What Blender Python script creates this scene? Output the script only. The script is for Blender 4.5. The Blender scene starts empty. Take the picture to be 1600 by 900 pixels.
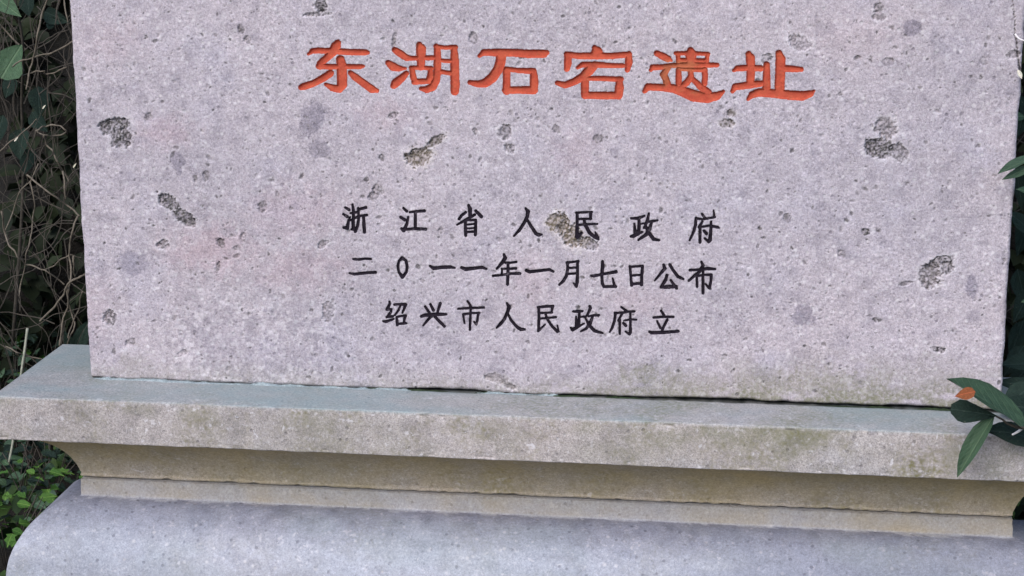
import bpy, bmesh, math, random
import numpy as np
from mathutils import Vector, Matrix

S = bpy.context.scene
C = S.collection
random.seed(7)
rng = np.random.default_rng(11)

# ------------------------------------------------------------------ camera
CAMP = np.array([3.41138124e-01, -2.78816749e+00, 8.54905134e-01])
YAW, PITCH, ROLL = -1.32214508e-01, 2.39677486e-01, -1.30389058e-03
FPX = 3000.0
def cam_axes():
    cy, sy, cp, sp = math.cos(YAW), math.sin(YAW), math.cos(PITCH), math.sin(PITCH)
    F = np.array([sy*cp, cy*cp, -sp]); R = np.array([cy, -sy, 0.0]); U = np.cross(R, F)
    cr, sr = math.cos(ROLL), math.sin(ROLL)
    return cr*R+sr*U, -sr*R+cr*U, F
RX, UX, FX = cam_axes()
cd = bpy.data.cameras.new('camera'); cam = bpy.data.objects.new('camera', cd); C.objects.link(cam)
cd.sensor_width = 36; cd.lens = FPX/1600*36; cd.clip_start = .05; cd.clip_end = 1000
M = Matrix.Identity(4)
for i in range(3):
    M[i][0] = RX[i]; M[i][1] = UX[i]; M[i][2] = -FX[i]; M[i][3] = CAMP[i]
cam.matrix_world = M
S.camera = cam

# ------------------------------------------------------------------ light
SUN_EL, SUN_AZ = math.radians(42), math.radians(200)      # azimuth clockwise from +Y
w = bpy.data.worlds.new('World'); S.world = w; w.use_nodes = True
nt = w.node_tree; nt.nodes.clear()
sky = nt.nodes.new('ShaderNodeTexSky'); sky.sky_type = 'NISHITA'; sky.sun_disc = False
sky.sun_elevation = SUN_EL; sky.sun_rotation = SUN_AZ; sky.dust_density = 1.2; sky.ozone_density = 1.0
bg = nt.nodes.new('ShaderNodeBackground'); bg.inputs['Strength'].default_value = 0.13
wo = nt.nodes.new('ShaderNodeOutputWorld')
nt.links.new(sky.outputs[0], bg.inputs[0]); nt.links.new(bg.outputs[0], wo.inputs[0])
sl = bpy.data.lights.new('sun', 'SUN'); sl.energy = 1.25; sl.angle = math.radians(35); sl.color = (1, .94, .87)
so = bpy.data.objects.new('sun', sl); C.objects.link(so)
sdir = Vector((math.sin(SUN_AZ)*math.cos(SUN_EL), math.cos(SUN_AZ)*math.cos(SUN_EL), math.sin(SUN_EL)))
so.rotation_euler = sdir.to_track_quat('Z', 'Y').to_euler()
so.location = sdir*5
S.view_settings.view_transform = 'Standard'; S.view_settings.look = 'None'
S.view_settings.exposure = 0.93; S.view_settings.gamma = 1.0

# ------------------------------------------------------------------ helpers
def project(X, Y, Z):
    """survey coordinates (units of the measuring photograph) of world points"""
    dx, dy, dz = X-CAMP[0], Y-CAMP[1], Z-CAMP[2]
    zz = dx*FX[0]+dy*FX[1]+dz*FX[2]
    return 800+FPX*(dx*RX[0]+dy*RX[1]+dz*RX[2])/zz, 450-FPX*(dx*UX[0]+dy*UX[1]+dz*UX[2])/zz
def at(px, py, Y):
    """world point on the vertical plane at depth Y"""
    d = FX*FPX + RX*(px-800) - UX*(py-450)
    t = (Y-CAMP[1])/d[1]
    return Vector(CAMP+d*t)
def on_z(px, py, Z):
    d = FX*FPX + RX*(px-800) - UX*(py-450)
    return Vector(CAMP+d*((Z-CAMP[2])/d[2]))

def hash2(ix, iy, seed):
    h = (ix.astype(np.int64)*374761393 + iy.astype(np.int64)*668265263 + seed*974711) & 0xffffffff
    h = ((h ^ (h >> 13))*1274126177) & 0xffffffff
    h = (h ^ (h >> 16)) & 0xffffff
    return h/float(0xffffff)
def vnoise(x, y, seed=0):
    x = np.asarray(x, float); y = np.asarray(y, float)
    ix = np.floor(x); iy = np.floor(y); fx = x-ix; fy = y-iy
    fx = fx*fx*(3-2*fx); fy = fy*fy*(3-2*fy)
    a = hash2(ix, iy, seed); b = hash2(ix+1, iy, seed); c = hash2(ix, iy+1, seed); d = hash2(ix+1, iy+1, seed)
    return (a*(1-fx)+b*fx)*(1-fy)+(c*(1-fx)+d*fx)*fy
def fbm(x, y, seed=0, o=4):
    s = 0; a = .5; t = 0
    for k in range(o):
        s = s+a*vnoise(x*2**k, y*2**k, seed+k*17); t += a; a *= .5
    return s/t
def sstep(a, b, x):
    t = np.clip((x-a)/(b-a), 0, 1); return t*t*(3-2*t)

def link(name, me, mat=None, parent=None, loc=None):
    o = bpy.data.objects.new(name, me); C.objects.link(o)
    if mat is not None and me is not None and not me.materials: me.materials.append(mat)
    if parent: o.parent = parent
    if loc is not None: o.location = loc
    return o
def tag(o, label=None, cat=None, group=None, kind=None):
    if label: o['label'] = label
    if cat: o['category'] = cat
    if group: o['group'] = group
    if kind: o['kind'] = kind
    return o
def mesh_np(name, V, quads=None, tris=None, smooth=True):
    me = bpy.data.meshes.new(name)
    V = np.asarray(V, np.float32)
    nq = 0 if quads is None else len(quads); n3 = 0 if tris is None else len(tris)
    me.vertices.add(len(V)); me.vertices.foreach_set('co', V.ravel())
    lv = []; st = []; tot = []
    if nq: lv.append(np.asarray(quads).ravel()); tot.append(np.full(nq, 4))
    if n3: lv.append(np.asarray(tris).ravel()); tot.append(np.full(n3, 3))
    lv = np.concatenate(lv).astype(np.int32); tot = np.concatenate(tot).astype(np.int32)
    st = np.concatenate([[0], np.cumsum(tot)[:-1]]).astype(np.int32)
    me.loops.add(len(lv)); me.loops.foreach_set('vertex_index', lv)
    me.polygons.add(len(tot)); me.polygons.foreach_set('loop_start', st)
    if smooth: me.polygons.foreach_set('use_smooth', np.ones(len(tot), bool))
    me.update(calc_edges=True); me.validate()
    return me
def set_col(me, name, A):
    a = me.attributes.new(name, 'FLOAT_COLOR', 'POINT')
    a.data.foreach_set('color', np.asarray(A, np.float32).ravel())

# ------------------------------------------------------------------ materials
class N:
    def __init__(s, name):
        s.m = bpy.data.materials.new(name); s.m.use_nodes = True; s.t = s.m.node_tree
        s.b = s.t.nodes['Principled BSDF']
    def n(s, kind, **kw):
        x = s.t.nodes.new('ShaderNode'+kind)
        for k, v in kw.items():
            if k.startswith('i_'): x.inputs[k[2:]].default_value = v
            else: setattr(x, k, v)
        return x
    def l(s, a, b): s.t.links.new(a, b)
    def noise(s, vec, scale, detail=4, rough=.55, dist=0):
        x = s.n('TexNoise'); x.inputs['Scale'].default_value = scale; x.inputs['Detail'].default_value = detail
        x.inputs['Roughness'].default_value = rough; x.inputs['Distortion'].default_value = dist
        s.l(vec, x.inputs['Vector']); return x.outputs['Fac']
    def ramp(s, fac, stops):
        x = s.n('ValToRGB'); r = x.color_ramp
        while len(r.elements) < len(stops): r.elements.new(.5)
        for e, (p, c) in zip(r.elements, stops):
            e.position = p; e.color = (c, c, c, 1) if isinstance(c, (int, float)) else tuple(c)+(1,)
        s.l(fac, x.inputs[0]); return x.outputs[0]
    def mix(s, fac, a, b, mode='MIX'):
        x = s.n('Mix', data_type='RGBA', blend_type=mode)
        if isinstance(fac, (int, float)): x.inputs[0].default_value = fac
        else: s.l(fac, x.inputs[0])
        for i, v in ((6, a), (7, b)):
            if isinstance(v, tuple): x.inputs[i].default_value = v+(1,)
            else: s.l(v, x.inputs[i])
        return x.outputs[2]
    def math(s, op, a, b=None):
        x = s.n('Math', operation=op)
        for i, v in ((0, a), (1, b)):
            if v is None: continue
            if isinstance(v, (int, float)): x.inputs[i].default_value = v
            else: s.l(v, x.inputs[i])
        return x.outputs[0]

def stone(name, base, pink, grain=1.0, moss=0.0, blotch=1.0, ochre_c=(.42, .315, .165)):
    k = N(name)
    co = k.n('TexCoord').outputs['Object']
    # broad drift between greyer and pinker stone
    big = k.noise(co, 4.5, 4, .6)
    col = k.mix(k.ramp(big, [(.38, 0.0), (.66, 1.0)]), base, pink)
    cool = k.noise(co, 9, 5, .6)
    col = k.mix(k.ramp(cool, [(.5, 0.0), (.75, .55*blotch)]), col, (base[0]*.84, base[1]*.9, base[2]*.99))
    mid = k.noise(co, 45, 5, .62)
    col = k.mix(.8*blotch, col, k.ramp(mid, [(.3, .80), (.5, .98), (.7, 1.10)]), 'MULTIPLY')
    # crystals: fine pale and dark grains
    g1 = k.noise(co, 250, 4, .72)
    col = k.mix(.95*grain, col, k.ramp(g1, [(.30, .50), (.42, .86), (.55, 1.0), (.68, 1.34)]), 'MULTIPLY')
    g2 = k.noise(co, 520, 3, .7)
    col = k.mix(.7*grain, col, k.ramp(g2, [(.33, .6), (.5, 1.0), (.68, 1.3)]), 'MULTIPLY')
    vo = k.n('TexVoronoi', feature='F1'); vo.inputs['Scale'].default_value = 95; k.l(co, vo.inputs['Vector'])
    sel = k.n('SeparateColor'); k.l(vo.outputs['Color'], sel.inputs[0])
    spot = k.math('MULTIPLY', k.ramp(vo.outputs['Distance'], [(.16, 1.0), (.30, 0.0)]), k.ramp(sel.outputs[0], [(.80, 0.0), (.86, 1.0)]))
    col = k.mix(k.math('MULTIPLY', spot, .55), col, (base[0]*.36, base[1]*.35, base[2]*.38))
    spot2 = k.math('MULTIPLY', k.ramp(vo.outputs['Distance'], [(.14, 1.0), (.34, 0.0)]), k.ramp(sel.outputs[1], [(.84, 0.0), (.9, 1.0)]))
    col = k.mix(k.math('MULTIPLY', spot2, .45), col, (.72, .68, .70))
    if moss:
        mo = k.noise(co, 7, 6, .7); mo2 = k.noise(co, 130, 3, .7)
        mk = k.math('MULTIPLY', k.ramp(mo, [(.45, 0.0), (.64, 1.0)]), k.ramp(mo2, [(.38, 0.0), (.62, 1.0)]))
        col = k.mix(k.math('MULTIPLY', mk, moss), col, (.17, .155, .075))
    pk = k.noise(co, 75, 5, .68, .4)
    col = k.mix(k.math('MULTIPLY', k.ramp(pk, [(.60, 0.0), (.66, 1.0)]), .42*blotch), col, (.66, .63, .67))
    dkk = k.noise(co, 58, 6, .72, .6)
    col = k.mix(k.math('MULTIPLY', k.ramp(dkk, [(.33, 1.0), (.40, 0.0)]), .38*blotch), col, (base[0]*.52, base[1]*.52, base[2]*.56))
    gr = k.noise(co, 2.2, 6, .68)
    col = k.mix(.75*blotch, col, k.ramp(gr, [(.32, .80), (.5, 1.0), (.7, 1.08)]), 'MULTIPLY')
    # survey of stains, plus painted shade on the base: r grey, g pink, b moss, a lichen in the spalls
    at_ = k.n('Attribute', attribute_name='stain'); sp = k.n('SeparateColor'); k.l(at_.outputs['Color'], sp.inputs[0])
    r_, g_, b_, a_ = sp.outputs[0], sp.outputs[1], sp.outputs[2], at_.outputs['Alpha']
    col = k.mix(g_, col, k.mix(1.0, col, (1.05, .93, .93), 'MULTIPLY'))
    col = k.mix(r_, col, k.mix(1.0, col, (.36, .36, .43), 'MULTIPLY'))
    mn = k.noise(co, 160, 4, .7)
    col = k.mix(k.math('MULTIPLY', b_, k.ramp(mn, [(.3, .25), (.6, 1.0)])), col, (.15, .15, .075))
    ln = k.noise(co, 330, 4, .75)
    lich = k.ramp(ln, [(.38, (.018, .016, .018)), (.52, (.07, .064, .066)), (.68, (.30, .28, .27))])
    col = k.mix(a_, col, lich)
    # second survey: r algae film, g ochre, b dark seam
    at2 = k.n('Attribute', attribute_name='film'); s2 = k.n('SeparateColor'); k.l(at2.outputs['Color'], s2.inputs[0])
    an = k.noise(co, 30, 5, .65)
    col = k.mix(k.math('MULTIPLY', s2.outputs[0], k.ramp(an, [(.25, .55), (.7, 1.0)])), col, k.mix(k.ramp(g1, [(.3, 0.0), (.7, 1.0)]), (.185, .235, .245), (.31, .36, .37)))
    on = k.noise(co, 12, 5, .65)
    och = k.mix(k.ramp(g1, [(.3, 0.0), (.7, 1.0)]), (ochre_c[0]*.8, ochre_c[1]*.8, ochre_c[2]*.8), (ochre_c[0]*1.25, ochre_c[1]*1.25, ochre_c[2]*1.3))
    col = k.mix(k.math('MULTIPLY', s2.outputs[1], k.ramp(on, [(.3, .5), (.6, 1.0)])), col, och)
    col = k.mix(at2.outputs['Alpha'], col, k.mix(.55, col, (.78, .74, .77)))
    col = k.mix(s2.outputs[2], col, (.012, .014, .010))
    k.l(col, k.b.inputs['Base Color'])
    k.b.inputs['Roughness'].default_value = .82
    k.b.inputs['Specular IOR Level'].default_value = .3
    bp = k.n('Bump'); bp.inputs['Strength'].default_value = .55; bp.inputs['Distance'].default_value = .0016
    hh = k.math('ADD', k.math('MULTIPLY', g1, .9), k.math('MULTIPLY', g2, .5))
    hh = k.math('ADD', hh, k.math('MULTIPLY', mid, .3))
    hh = k.math('SUBTRACT', hh, spot)
    k.l(hh, bp.inputs['Height']); k.l(bp.outputs[0], k.b.inputs['Normal'])
    return k.m

def paint(name, c1, c2, wear, wear_amt, green=False):
    k = N(name); co = k.n('TexCoord').outputs['Object']
    a = k.noise(co, 60, 4, .6); col = k.mix(k.ramp(a, [(.35, 0.0), (.65, 1.0)]), c1, c2)
    g = k.noise(co, 420, 3, .7)
    col = k.mix(.6, col, k.ramp(g, [(.3, .72), (.5, 1.0), (.7, 1.15)]), 'MULTIPLY')
    wn = k.noise(co, 140, 5, .7)
    col = k.mix(k.math('MULTIPLY', k.ramp(wn, [(.58, 0.0), (.68, 1.0)]), wear_amt), col, wear)
    if green:
        at_ = k.n('Attribute', attribute_name='stain'); sp = k.n('SeparateColor'); k.l(at_.outputs['Color'], sp.inputs[0])
        col = k.mix(sp.outputs[2], col, (.21, .17, .07))
    k.l(col, k.b.inputs['Base Color']); k.b.inputs['Roughness'].default_value = .8; k.b.inputs['Specular IOR Level'].default_value = .12
    bp = k.n('Bump'); bp.inputs['Strength'].default_value = .35; bp.inputs['Distance'].default_value = .0012
    k.l(wn, bp.inputs['Height']); k.l(bp.outputs[0], k.b.inputs['Normal'])
    return k.m

def leaf_mat(name, c1, c2, rough=.38, vein=True):
    k = N(name)
    oi = k.n('ObjectInfo').outputs['Random']
    co = k.n('TexCoord').outputs['Object']
    col = k.mix(oi, c1, c2)
    n = k.noise(co, 5, 5, .7)
    col = k.mix(.8, col, k.ramp(n, [(.3, .65), (.7, 1.35)]), 'MULTIPLY')
    sx = k.n('SeparateXYZ'); k.l(co, sx.inputs[0])
    ax = k.math('ABSOLUTE', sx.outputs[0])
    mid = k.ramp(ax, [(.012, 1.0), (.04, 0.0)])
    ph = k.math('FRACT', k.math('MULTIPLY', k.math('SUBTRACT', sx.outputs[1], k.math('MULTIPLY', ax, .7)), 9))
    sv = k.ramp(k.math('ABSOLUTE', k.math('SUBTRACT', ph, .5)), [(.02, 1.0), (.10, 0.0)])
    vein_ = k.math('MAXIMUM', mid, k.math('MULTIPLY', sv, .4))
    col = k.mix(k.math('MULTIPLY', vein_, .55), col, (c2[0]*2.6, c2[1]*2.0, c2[2]*2.2))
    sp_ = k.noise(co, 14, 3, .6)
    col = k.mix(k.math('MULTIPLY', k.ramp(sp_, [(.68, 0.0), (.73, 1.0)]), .5), col, (.20, .21, .15))
    bp = k.n('Bump'); bp.inputs['Strength'].default_value = .4; bp.inputs['Distance'].default_value = .02
    k.l(k.math('SUBTRACT', n, vein_), bp.inputs['Height']); k.l(bp.outputs[0], k.b.inputs['Normal'])
    k.l(col, k.b.inputs['Base Color'])
    k.b.inputs['Roughness'].default_value = rough
    k.b.inputs['Specular IOR Level'].default_value = .22
    return k.m
def mass_mat(name, c1, c2, rough=.5):
    k = N(name)
    col = k.n('Attribute', attribute_name='tone'); sp = k.n('SeparateColor'); k.l(col.outputs['Color'], sp.inputs[0])
    k.l(k.mix(sp.outputs[0], c1, c2), k.b.inputs['Base Color']); k.b.inputs['Roughness'].default_value = rough; k.b.inputs['Specular IOR Level'].default_value = .2
    return k.m
def bark_mat(name, c1, c2):
    k = N(name); co = k.n('TexCoord').outputs['Object']
    n = k.noise(co, 90, 5, .7)
    k.l(k.mix(k.ramp(n, [(.3, 0.0), (.7, 1.0)]), c1, c2), k.b.inputs['Base Color']); k.b.inputs['Roughness'].default_value = .9
    bp = k.n('Bump'); bp.inputs['Strength'].default_value = .6; bp.inputs['Distance'].default_value = .001
    k.l(n, bp.inputs['Height']); k.l(bp.outputs[0], k.b.inputs['Normal'])
    return k.m
def soil_mat(name, c1, c2, sc=8):
    k = N(name); co = k.n('TexCoord').outputs['Object']
    n = k.noise(co, sc, 8, .7); n2 = k.noise(co, sc*12, 4, .7)
    col = k.mix(k.ramp(n, [(.35, 0.0), (.65, 1.0)]), c1, c2)
    col = k.mix(.8, col, k.ramp(n2, [(.3, .5), (.7, 1.4)]), 'MULTIPLY')
    k.l(col, k.b.inputs['Base Color']); k.b.inputs['Roughness'].default_value = .95
    bp = k.n('Bump'); bp.inputs['Strength'].default_value = .8; bp.inputs['Distance'].default_value = .02
    k.l(n2, bp.inputs['Height']); k.l(bp.outputs[0], k.b.inputs['Normal'])
    return k.m

BASE = (.440, .392, .440); PINK = (.455, .394, .428)
m_stele = stone('weathered_pinkish_stone', BASE, PINK, 1.0)
m_cap = stone('cap_stone', (.40, .365, .355), (.425, .37, .365), 1.35, moss=.95, blotch=1.4, ochre_c=(.46, .35, .18))
m_base = stone('base_stone', (.375, .39, .455), (.40, .395, .45), .7, moss=.25, blotch=1.1, ochre_c=(.37, .30, .20))
m_red = paint('red_paint', (.48, .095, .052), (.40, .068, .040), (.30, .12, .06), .55, True)
m_black = paint('black_paint', (.010, .007, .012), (.022, .016, .025), (.13, .11, .13), .6)
m_mortar = stone('mortar_stone', (.28, .33, .35), (.33, .37, .40), 1.2)
m_moss = mass_mat('moss_green', (.012, .020, .010), (.035, .055, .025), .9)
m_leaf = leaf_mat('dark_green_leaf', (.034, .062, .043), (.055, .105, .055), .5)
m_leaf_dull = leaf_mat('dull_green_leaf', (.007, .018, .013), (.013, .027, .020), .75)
m_leaf_young = leaf_mat('fresh_green_leaf', (.04, .11, .02), (.075, .16, .03), .6)
m_orange = leaf_mat('dead_orange_leaf', (.24, .075, .025), (.19, .06, .025), .85)
m_pale = leaf_mat('pale_dry_scrap', (.62, .62, .45), (.72, .68, .60), .7)
m_ivy = mass_mat('ivy_leaf_mass', (.012, .030, .010), (.060, .105, .028), .6)
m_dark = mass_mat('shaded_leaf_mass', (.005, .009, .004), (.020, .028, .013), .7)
m_unseen_crown = mass_mat('unseen_crown_leaf_mass', (.03, .06, .02), (.06, .11, .035), .5)
m_vine = bark_mat('grey_vine_bark', (.085, .069, .052), (.18, .15, .118))
m_vine_dark = bark_mat('brown_vine_bark', (.026, .022, .018), (.070, .058, .046))
m_stick = bark_mat('pale_stick_bark', (.20, .21, .16), (.33, .33, .27))
m_white_twig = bark_mat('bleached_twig_bark', (.66, .60, .62), (.85, .80, .80))
m_unseen_trunk = bark_mat('unseen_tree_bark', (.05, .04, .03), (.12, .10, .08))
m_soil = soil_mat('leaf_litter_soil', (.012, .010, .007), (.026, .020, .014))
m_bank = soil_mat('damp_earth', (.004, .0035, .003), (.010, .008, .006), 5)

# ------------------------------------------------------------------ lettering survey
GLYPHS = '''
# text row defs: scale ox oy kind
@R 460 50 5.714
东|120,200,8 160,170,22 210,165,24 330,170,24 480,180,25 630,182,26 655,185,15|385,98,28 370,130,42 340,180,38 290,230,30 230,280,28 225,310,25|215,305,24 300,310,22 450,310,20 590,310,20 615,305,12|410,245,36 420,300,44 425,400,44 425,470,42 400,508,34 340,500,28 280,468,14|320,370,30 260,410,30 170,460,28 90,485,30 60,495,24|500,365,20 540,400,30 620,460,30 690,510,32 735,525,18
湖|895,160,24 940,190,30 1000,230,26 1040,235,20|835,275,22 880,310,36 930,325,26 995,325,8|1000,370,22 960,410,32 900,460,36 885,480,26|1020,235,18 1240,230,20|1115,115,25 1130,150,42 1130,240,36 1130,310,32|1040,320,16 1130,318,18 1225,325,16|1050,330,22 1060,400,26 1080,445,24|1215,330,18 1212,400,26 1195,435,24|1070,445,24 1150,440,24 1200,440,20|1265,125,20 1275,160,28 1278,250,32 1275,350,32 1265,430,34 1235,490,34 1180,515,28 1130,505,16|1260,130,18 1340,140,16 1440,135,18|1425,150,26 1430,250,36 1432,380,38 1435,480,38 1432,530,34|1300,255,15 1400,260,16|1300,355,18 1400,370,18
@R 720 50 5.714
石|165,215,14 205,182,26 330,185,32 450,185,32 600,195,35 740,195,34 768,185,20|360,200,45 355,270,42 330,340,42 280,410,42 220,455,38 150,465,28 80,450,18|408,345,32 408,420,30 408,525,34|400,330,18 520,345,20 650,350,26|648,355,28 655,440,36 650,518,36|400,520,30 520,518,30 650,520,34
宕|1195,142,22 1215,180,48 1215,215,30|945,200,24 1050,215,26 1200,212,30 1350,215,25 1500,200,24|955,210,30 955,280,32 947,330,24|1500,200,26 1500,270,32 1487,340,20|1040,320,12 1085,292,22 1200,292,26 1340,300,20 1450,300,18|1190,300,36 1140,350,42 1090,400,36 1010,445,30 930,475,28 860,455,18|1110,410,32 1107,490,34 1108,565,32|1120,415,18 1250,415,20 1430,422,22|1415,425,26 1415,500,38 1408,565,36|1110,565,28 1250,567,32 1410,568,30
@R 1000 50 5.714
遗|150,190,24 200,215,30 250,240,28 280,255,10|95,340,14 112,315,24 180,315,22 270,300,20|250,320,24 210,380,30 230,420,28 245,470,30|40,530,18 70,490,30 180,495,30 300,505,36 380,530,44 480,570,50 600,590,42 690,570,35 745,530,12|320,190,16 450,190,18 610,195,14|335,190,18 345,265,20|605,195,16 595,260,20|450,165,28 455,200,48 455,280,40|340,250,18 600,255,16|280,300,18 400,295,24 550,295,24 690,295,18|345,330,22 345,400,26 345,470,24|345,330,14 450,335,18 580,340,20|575,335,24 580,400,24 575,460,24|450,340,18 455,400,26 420,450,26 370,490,26|470,420,20 540,490,28 610,540,30
址|970,198,26 985,230,38 990,320,36 985,450,34|835,345,12 870,325,24 980,320,26 1080,325,24|825,530,16 850,490,28 960,475,30 1080,460,26|1130,290,26 1130,400,32 1130,520,34|1240,190,28 1255,240,42 1250,380,42 1245,520,42|1290,325,28 1370,330,26 1440,335,20|965,600,14 1000,560,28 1060,540,34 1200,550,36 1350,565,40 1450,570,40 1520,550,28 1555,525,8
@B 520 310 6.667
浙|130,95,10 170,120,14|110,165,10 150,190,15|115,305,14 150,310,18 165,230,12 180,195,8|185,155,10 250,145,11|205,65,10 215,140,14 212,250,15 215,320,16 195,325,10|180,230,8 250,195,12|345,95,14 270,115,12|265,100,10 270,200,13 260,280,14 235,345,14|270,185,12 355,175,12|320,190,13 325,280,16 330,350,15
江|735,100,10 770,135,13|705,195,12 750,225,15|715,315,12 740,335,18 770,270,14 785,195,10|800,145,9 880,135,13 955,130,14|860,140,13 860,300,15|750,325,12 860,315,14 970,320,14
省|1415,70,12 1430,110,20 1430,180,16|1385,145,12 1340,180,14 1315,215,12|1490,130,14 1550,190,16|1480,170,12 1400,215,14 1295,275,8|1380,225,12 1382,310,14 1385,385,14|1385,228,10 1490,225,12|1490,225,12 1488,310,14 1485,380,14|1385,275,8 1485,265,8|1385,315,8 1485,308,8|1385,350,12 1485,345,11
@B 760 310 8
人|490,125,12 520,165,24 510,230,20 470,310,18 410,400,18 345,470,10|505,260,14 560,350,18 620,440,20 655,455,22 695,450,8
民|1125,180,14 1230,175,12 1320,170,12|1135,185,16 1135,300,16 1130,420,20 1135,480,25 1190,430,12|1305,180,18 1300,260,14|1140,260,12 1310,255,13|1140,335,14 1250,325,13 1385,320,10|1220,270,14 1240,340,20 1290,430,20 1350,480,20 1400,510,14|1360,420,8 1390,490,20
@B 960 310 8
政|210,250,12 290,250,18 375,220,12|305,250,16 310,340,18 300,440,22|250,320,12 260,440,22|205,475,14 240,470,22 350,420,12|430,190,12 415,270,18 390,330,16 370,370,12|410,295,12 480,285,16 540,275,10|465,300,14 440,380,22 400,450,22 300,520,12|390,340,14 430,430,22 490,510,20 560,525,12|320,320,8 400,310,9
府|1095,195,12 1130,245,16|1025,250,14 1100,265,12 1200,245,12 1255,235,14|1240,150,8 1250,230,12|1020,250,16 1015,330,18 985,430,16 940,525,10|1100,290,12 1060,360,18|1070,350,16 1070,450,18 1070,550,16|1100,355,12 1190,345,14 1290,360,16 1310,370,8|1210,290,12 1205,400,18 1195,520,22 1180,545,16 1130,500,12|1120,405,16 1150,440,20
@B 530 390 8
二|175,120,12 240,125,14 320,115,12 395,118,13|130,295,10 190,308,16 330,292,16 455,285,15
〇|785,100,15 835,140,16 850,210,16 840,280,14 790,345,20 745,280,14 732,210,14 748,140,14 785,100,15
一|1135,205,12 1180,235,20 1290,220,20 1390,218,20 1445,228,10
@B 720 390 8
一|10,225,16 60,245,22 180,230,18 270,222,18 320,240,12
年|540,60,12 555,105,22 520,160,20 450,240,12|560,165,14 620,165,13 695,155,12|510,240,10 600,240,12 690,235,15|515,240,10 515,310,12|405,325,14 500,320,12 620,300,14 740,300,16|590,165,14 590,300,18 585,435,16
一|820,260,18 860,278,20 1000,262,16 1110,250,16 1155,275,14
月|1335,160,14 1335,250,16 1320,330,17 1280,395,18 1230,440,12|1325,165,14 1400,155,12 1470,145,14|1460,150,16 1460,300,16 1455,400,20 1445,465,14 1410,420,8|1345,230,12 1450,225,12|1345,305,12 1450,298,12
@B 920 390 7.619
七|25,310,10 60,315,16 180,290,14 325,265,18|165,140,14 165,200,20 155,300,16 160,400,16 180,440,16 260,440,15 320,440,16|285,340,8 305,430,16
日|490,200,14 500,320,13 510,425,16|640,200,16 630,310,15 628,420,16|490,205,12 640,195,12|500,312,11 630,300,11|510,410,15 630,400,13
公|890,180,14 905,225,20 850,290,14 785,370,8|965,180,16 1000,240,16 1060,320,18 1125,352,12|930,305,16 915,360,18 860,445,16 940,445,22 1040,440,18|975,365,12 1045,460,16
布|1340,145,12 1360,190,18 1320,260,18 1250,320,16 1190,370,12|1205,245,14 1300,240,14 1420,225,18 1505,232,12|1285,320,12 1290,440,14|1290,315,12 1380,300,12 1460,300,14|1460,305,14 1450,400,15 1435,460,14 1390,410,10|1360,260,14 1360,400,15 1360,515,16
@B 590 460 8.421
绍|155,95,12 160,125,16 125,200,20 185,195,10 170,240,16 120,300,14 200,290,14|75,355,12 110,360,18 210,325,12|220,135,14 300,130,14 370,135,20 350,190,14 325,245,10|300,150,10 275,210,14 225,275,10|250,300,12 255,345,18 260,400,18|250,300,14 310,285,12 370,280,16|365,285,18 350,330,14 350,375,14|260,390,14 375,380,14
兴|625,160,14 680,240,16|695,130,14 735,210,18|825,120,18 790,230,14|575,290,16 620,275,20 740,265,22 840,262,20 905,262,12|700,290,18 650,350,16 600,410,10|760,300,18 820,360,18 880,420,16
市|1185,90,12 1225,155,16|1060,190,12 1220,180,14 1400,172,13|1125,265,12 1145,380,10|1130,262,14 1240,245,12 1340,245,12|1325,250,14 1315,330,14 1300,395,12 1270,360,10|1225,180,14 1220,330,14 1215,465,14
@B 770 460 8.421
人|185,115,12 215,165,22 195,230,20 150,330,18 100,390,20 50,440,10|200,260,14 250,350,16 320,430,18 370,460,22 420,462,14
民|595,170,14 700,160,16 795,155,16|605,175,16 608,300,16 605,400,16 600,480,16 690,395,8|785,165,18 775,235,12|610,248,12 780,238,13|610,320,12 830,300,13|690,250,12 720,330,16 780,420,16 850,490,18|850,410,8 865,490,12
@B 890 460 8.421
政|50,225,14 110,225,18 170,220,12|130,225,14 125,330,16 120,420,18|85,290,10 90,440,20|130,305,8 190,290,10|15,440,12 40,465,22 120,420,16 190,385,8|265,155,14 275,180,18 240,260,14 205,310,10|250,290,10 320,275,14 385,275,14|305,290,14 270,380,22 220,450,16 150,485,10|215,325,12 260,410,20 330,480,20 435,510,12
府|685,170,12 745,215,16|595,245,14 700,240,14 780,225,12 850,225,14|605,250,16 590,350,16 560,440,16 530,495,10|690,260,14 640,345,12|660,330,16 660,430,14 660,520,12|715,345,8 800,330,12 880,332,10|800,250,12 800,380,14 800,500,18 790,525,14 735,490,10|710,380,16 740,410,18
立|1205,215,14 1240,270,16|1105,305,14 1240,295,14 1365,295,14|1150,350,10 1195,440,16|1285,335,16 1250,400,16 1220,470,14|1050,490,14 1080,505,20 1250,500,20 1430,485,16
'''
glyphs = []
ox = oy = 0; sc = 1; kind = 'R'
for line in GLYPHS.strip().splitlines():
    if line.startswith('#'): continue
    if line.startswith('@'):
        p = line.split(); kind = p[0][1]; ox, oy, sc = float(p[1]), float(p[2]), float(p[3]); continue
    p = line.split('|')
    strokes = []
    for s in p[1:]:
        strokes.append([(ox+float(a)/sc, oy+float(b)/sc, float(r)/sc) for a, b, r in (q.split(',') for q in s.split())])
    glyphs.append((p[0], kind, strokes))
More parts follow.
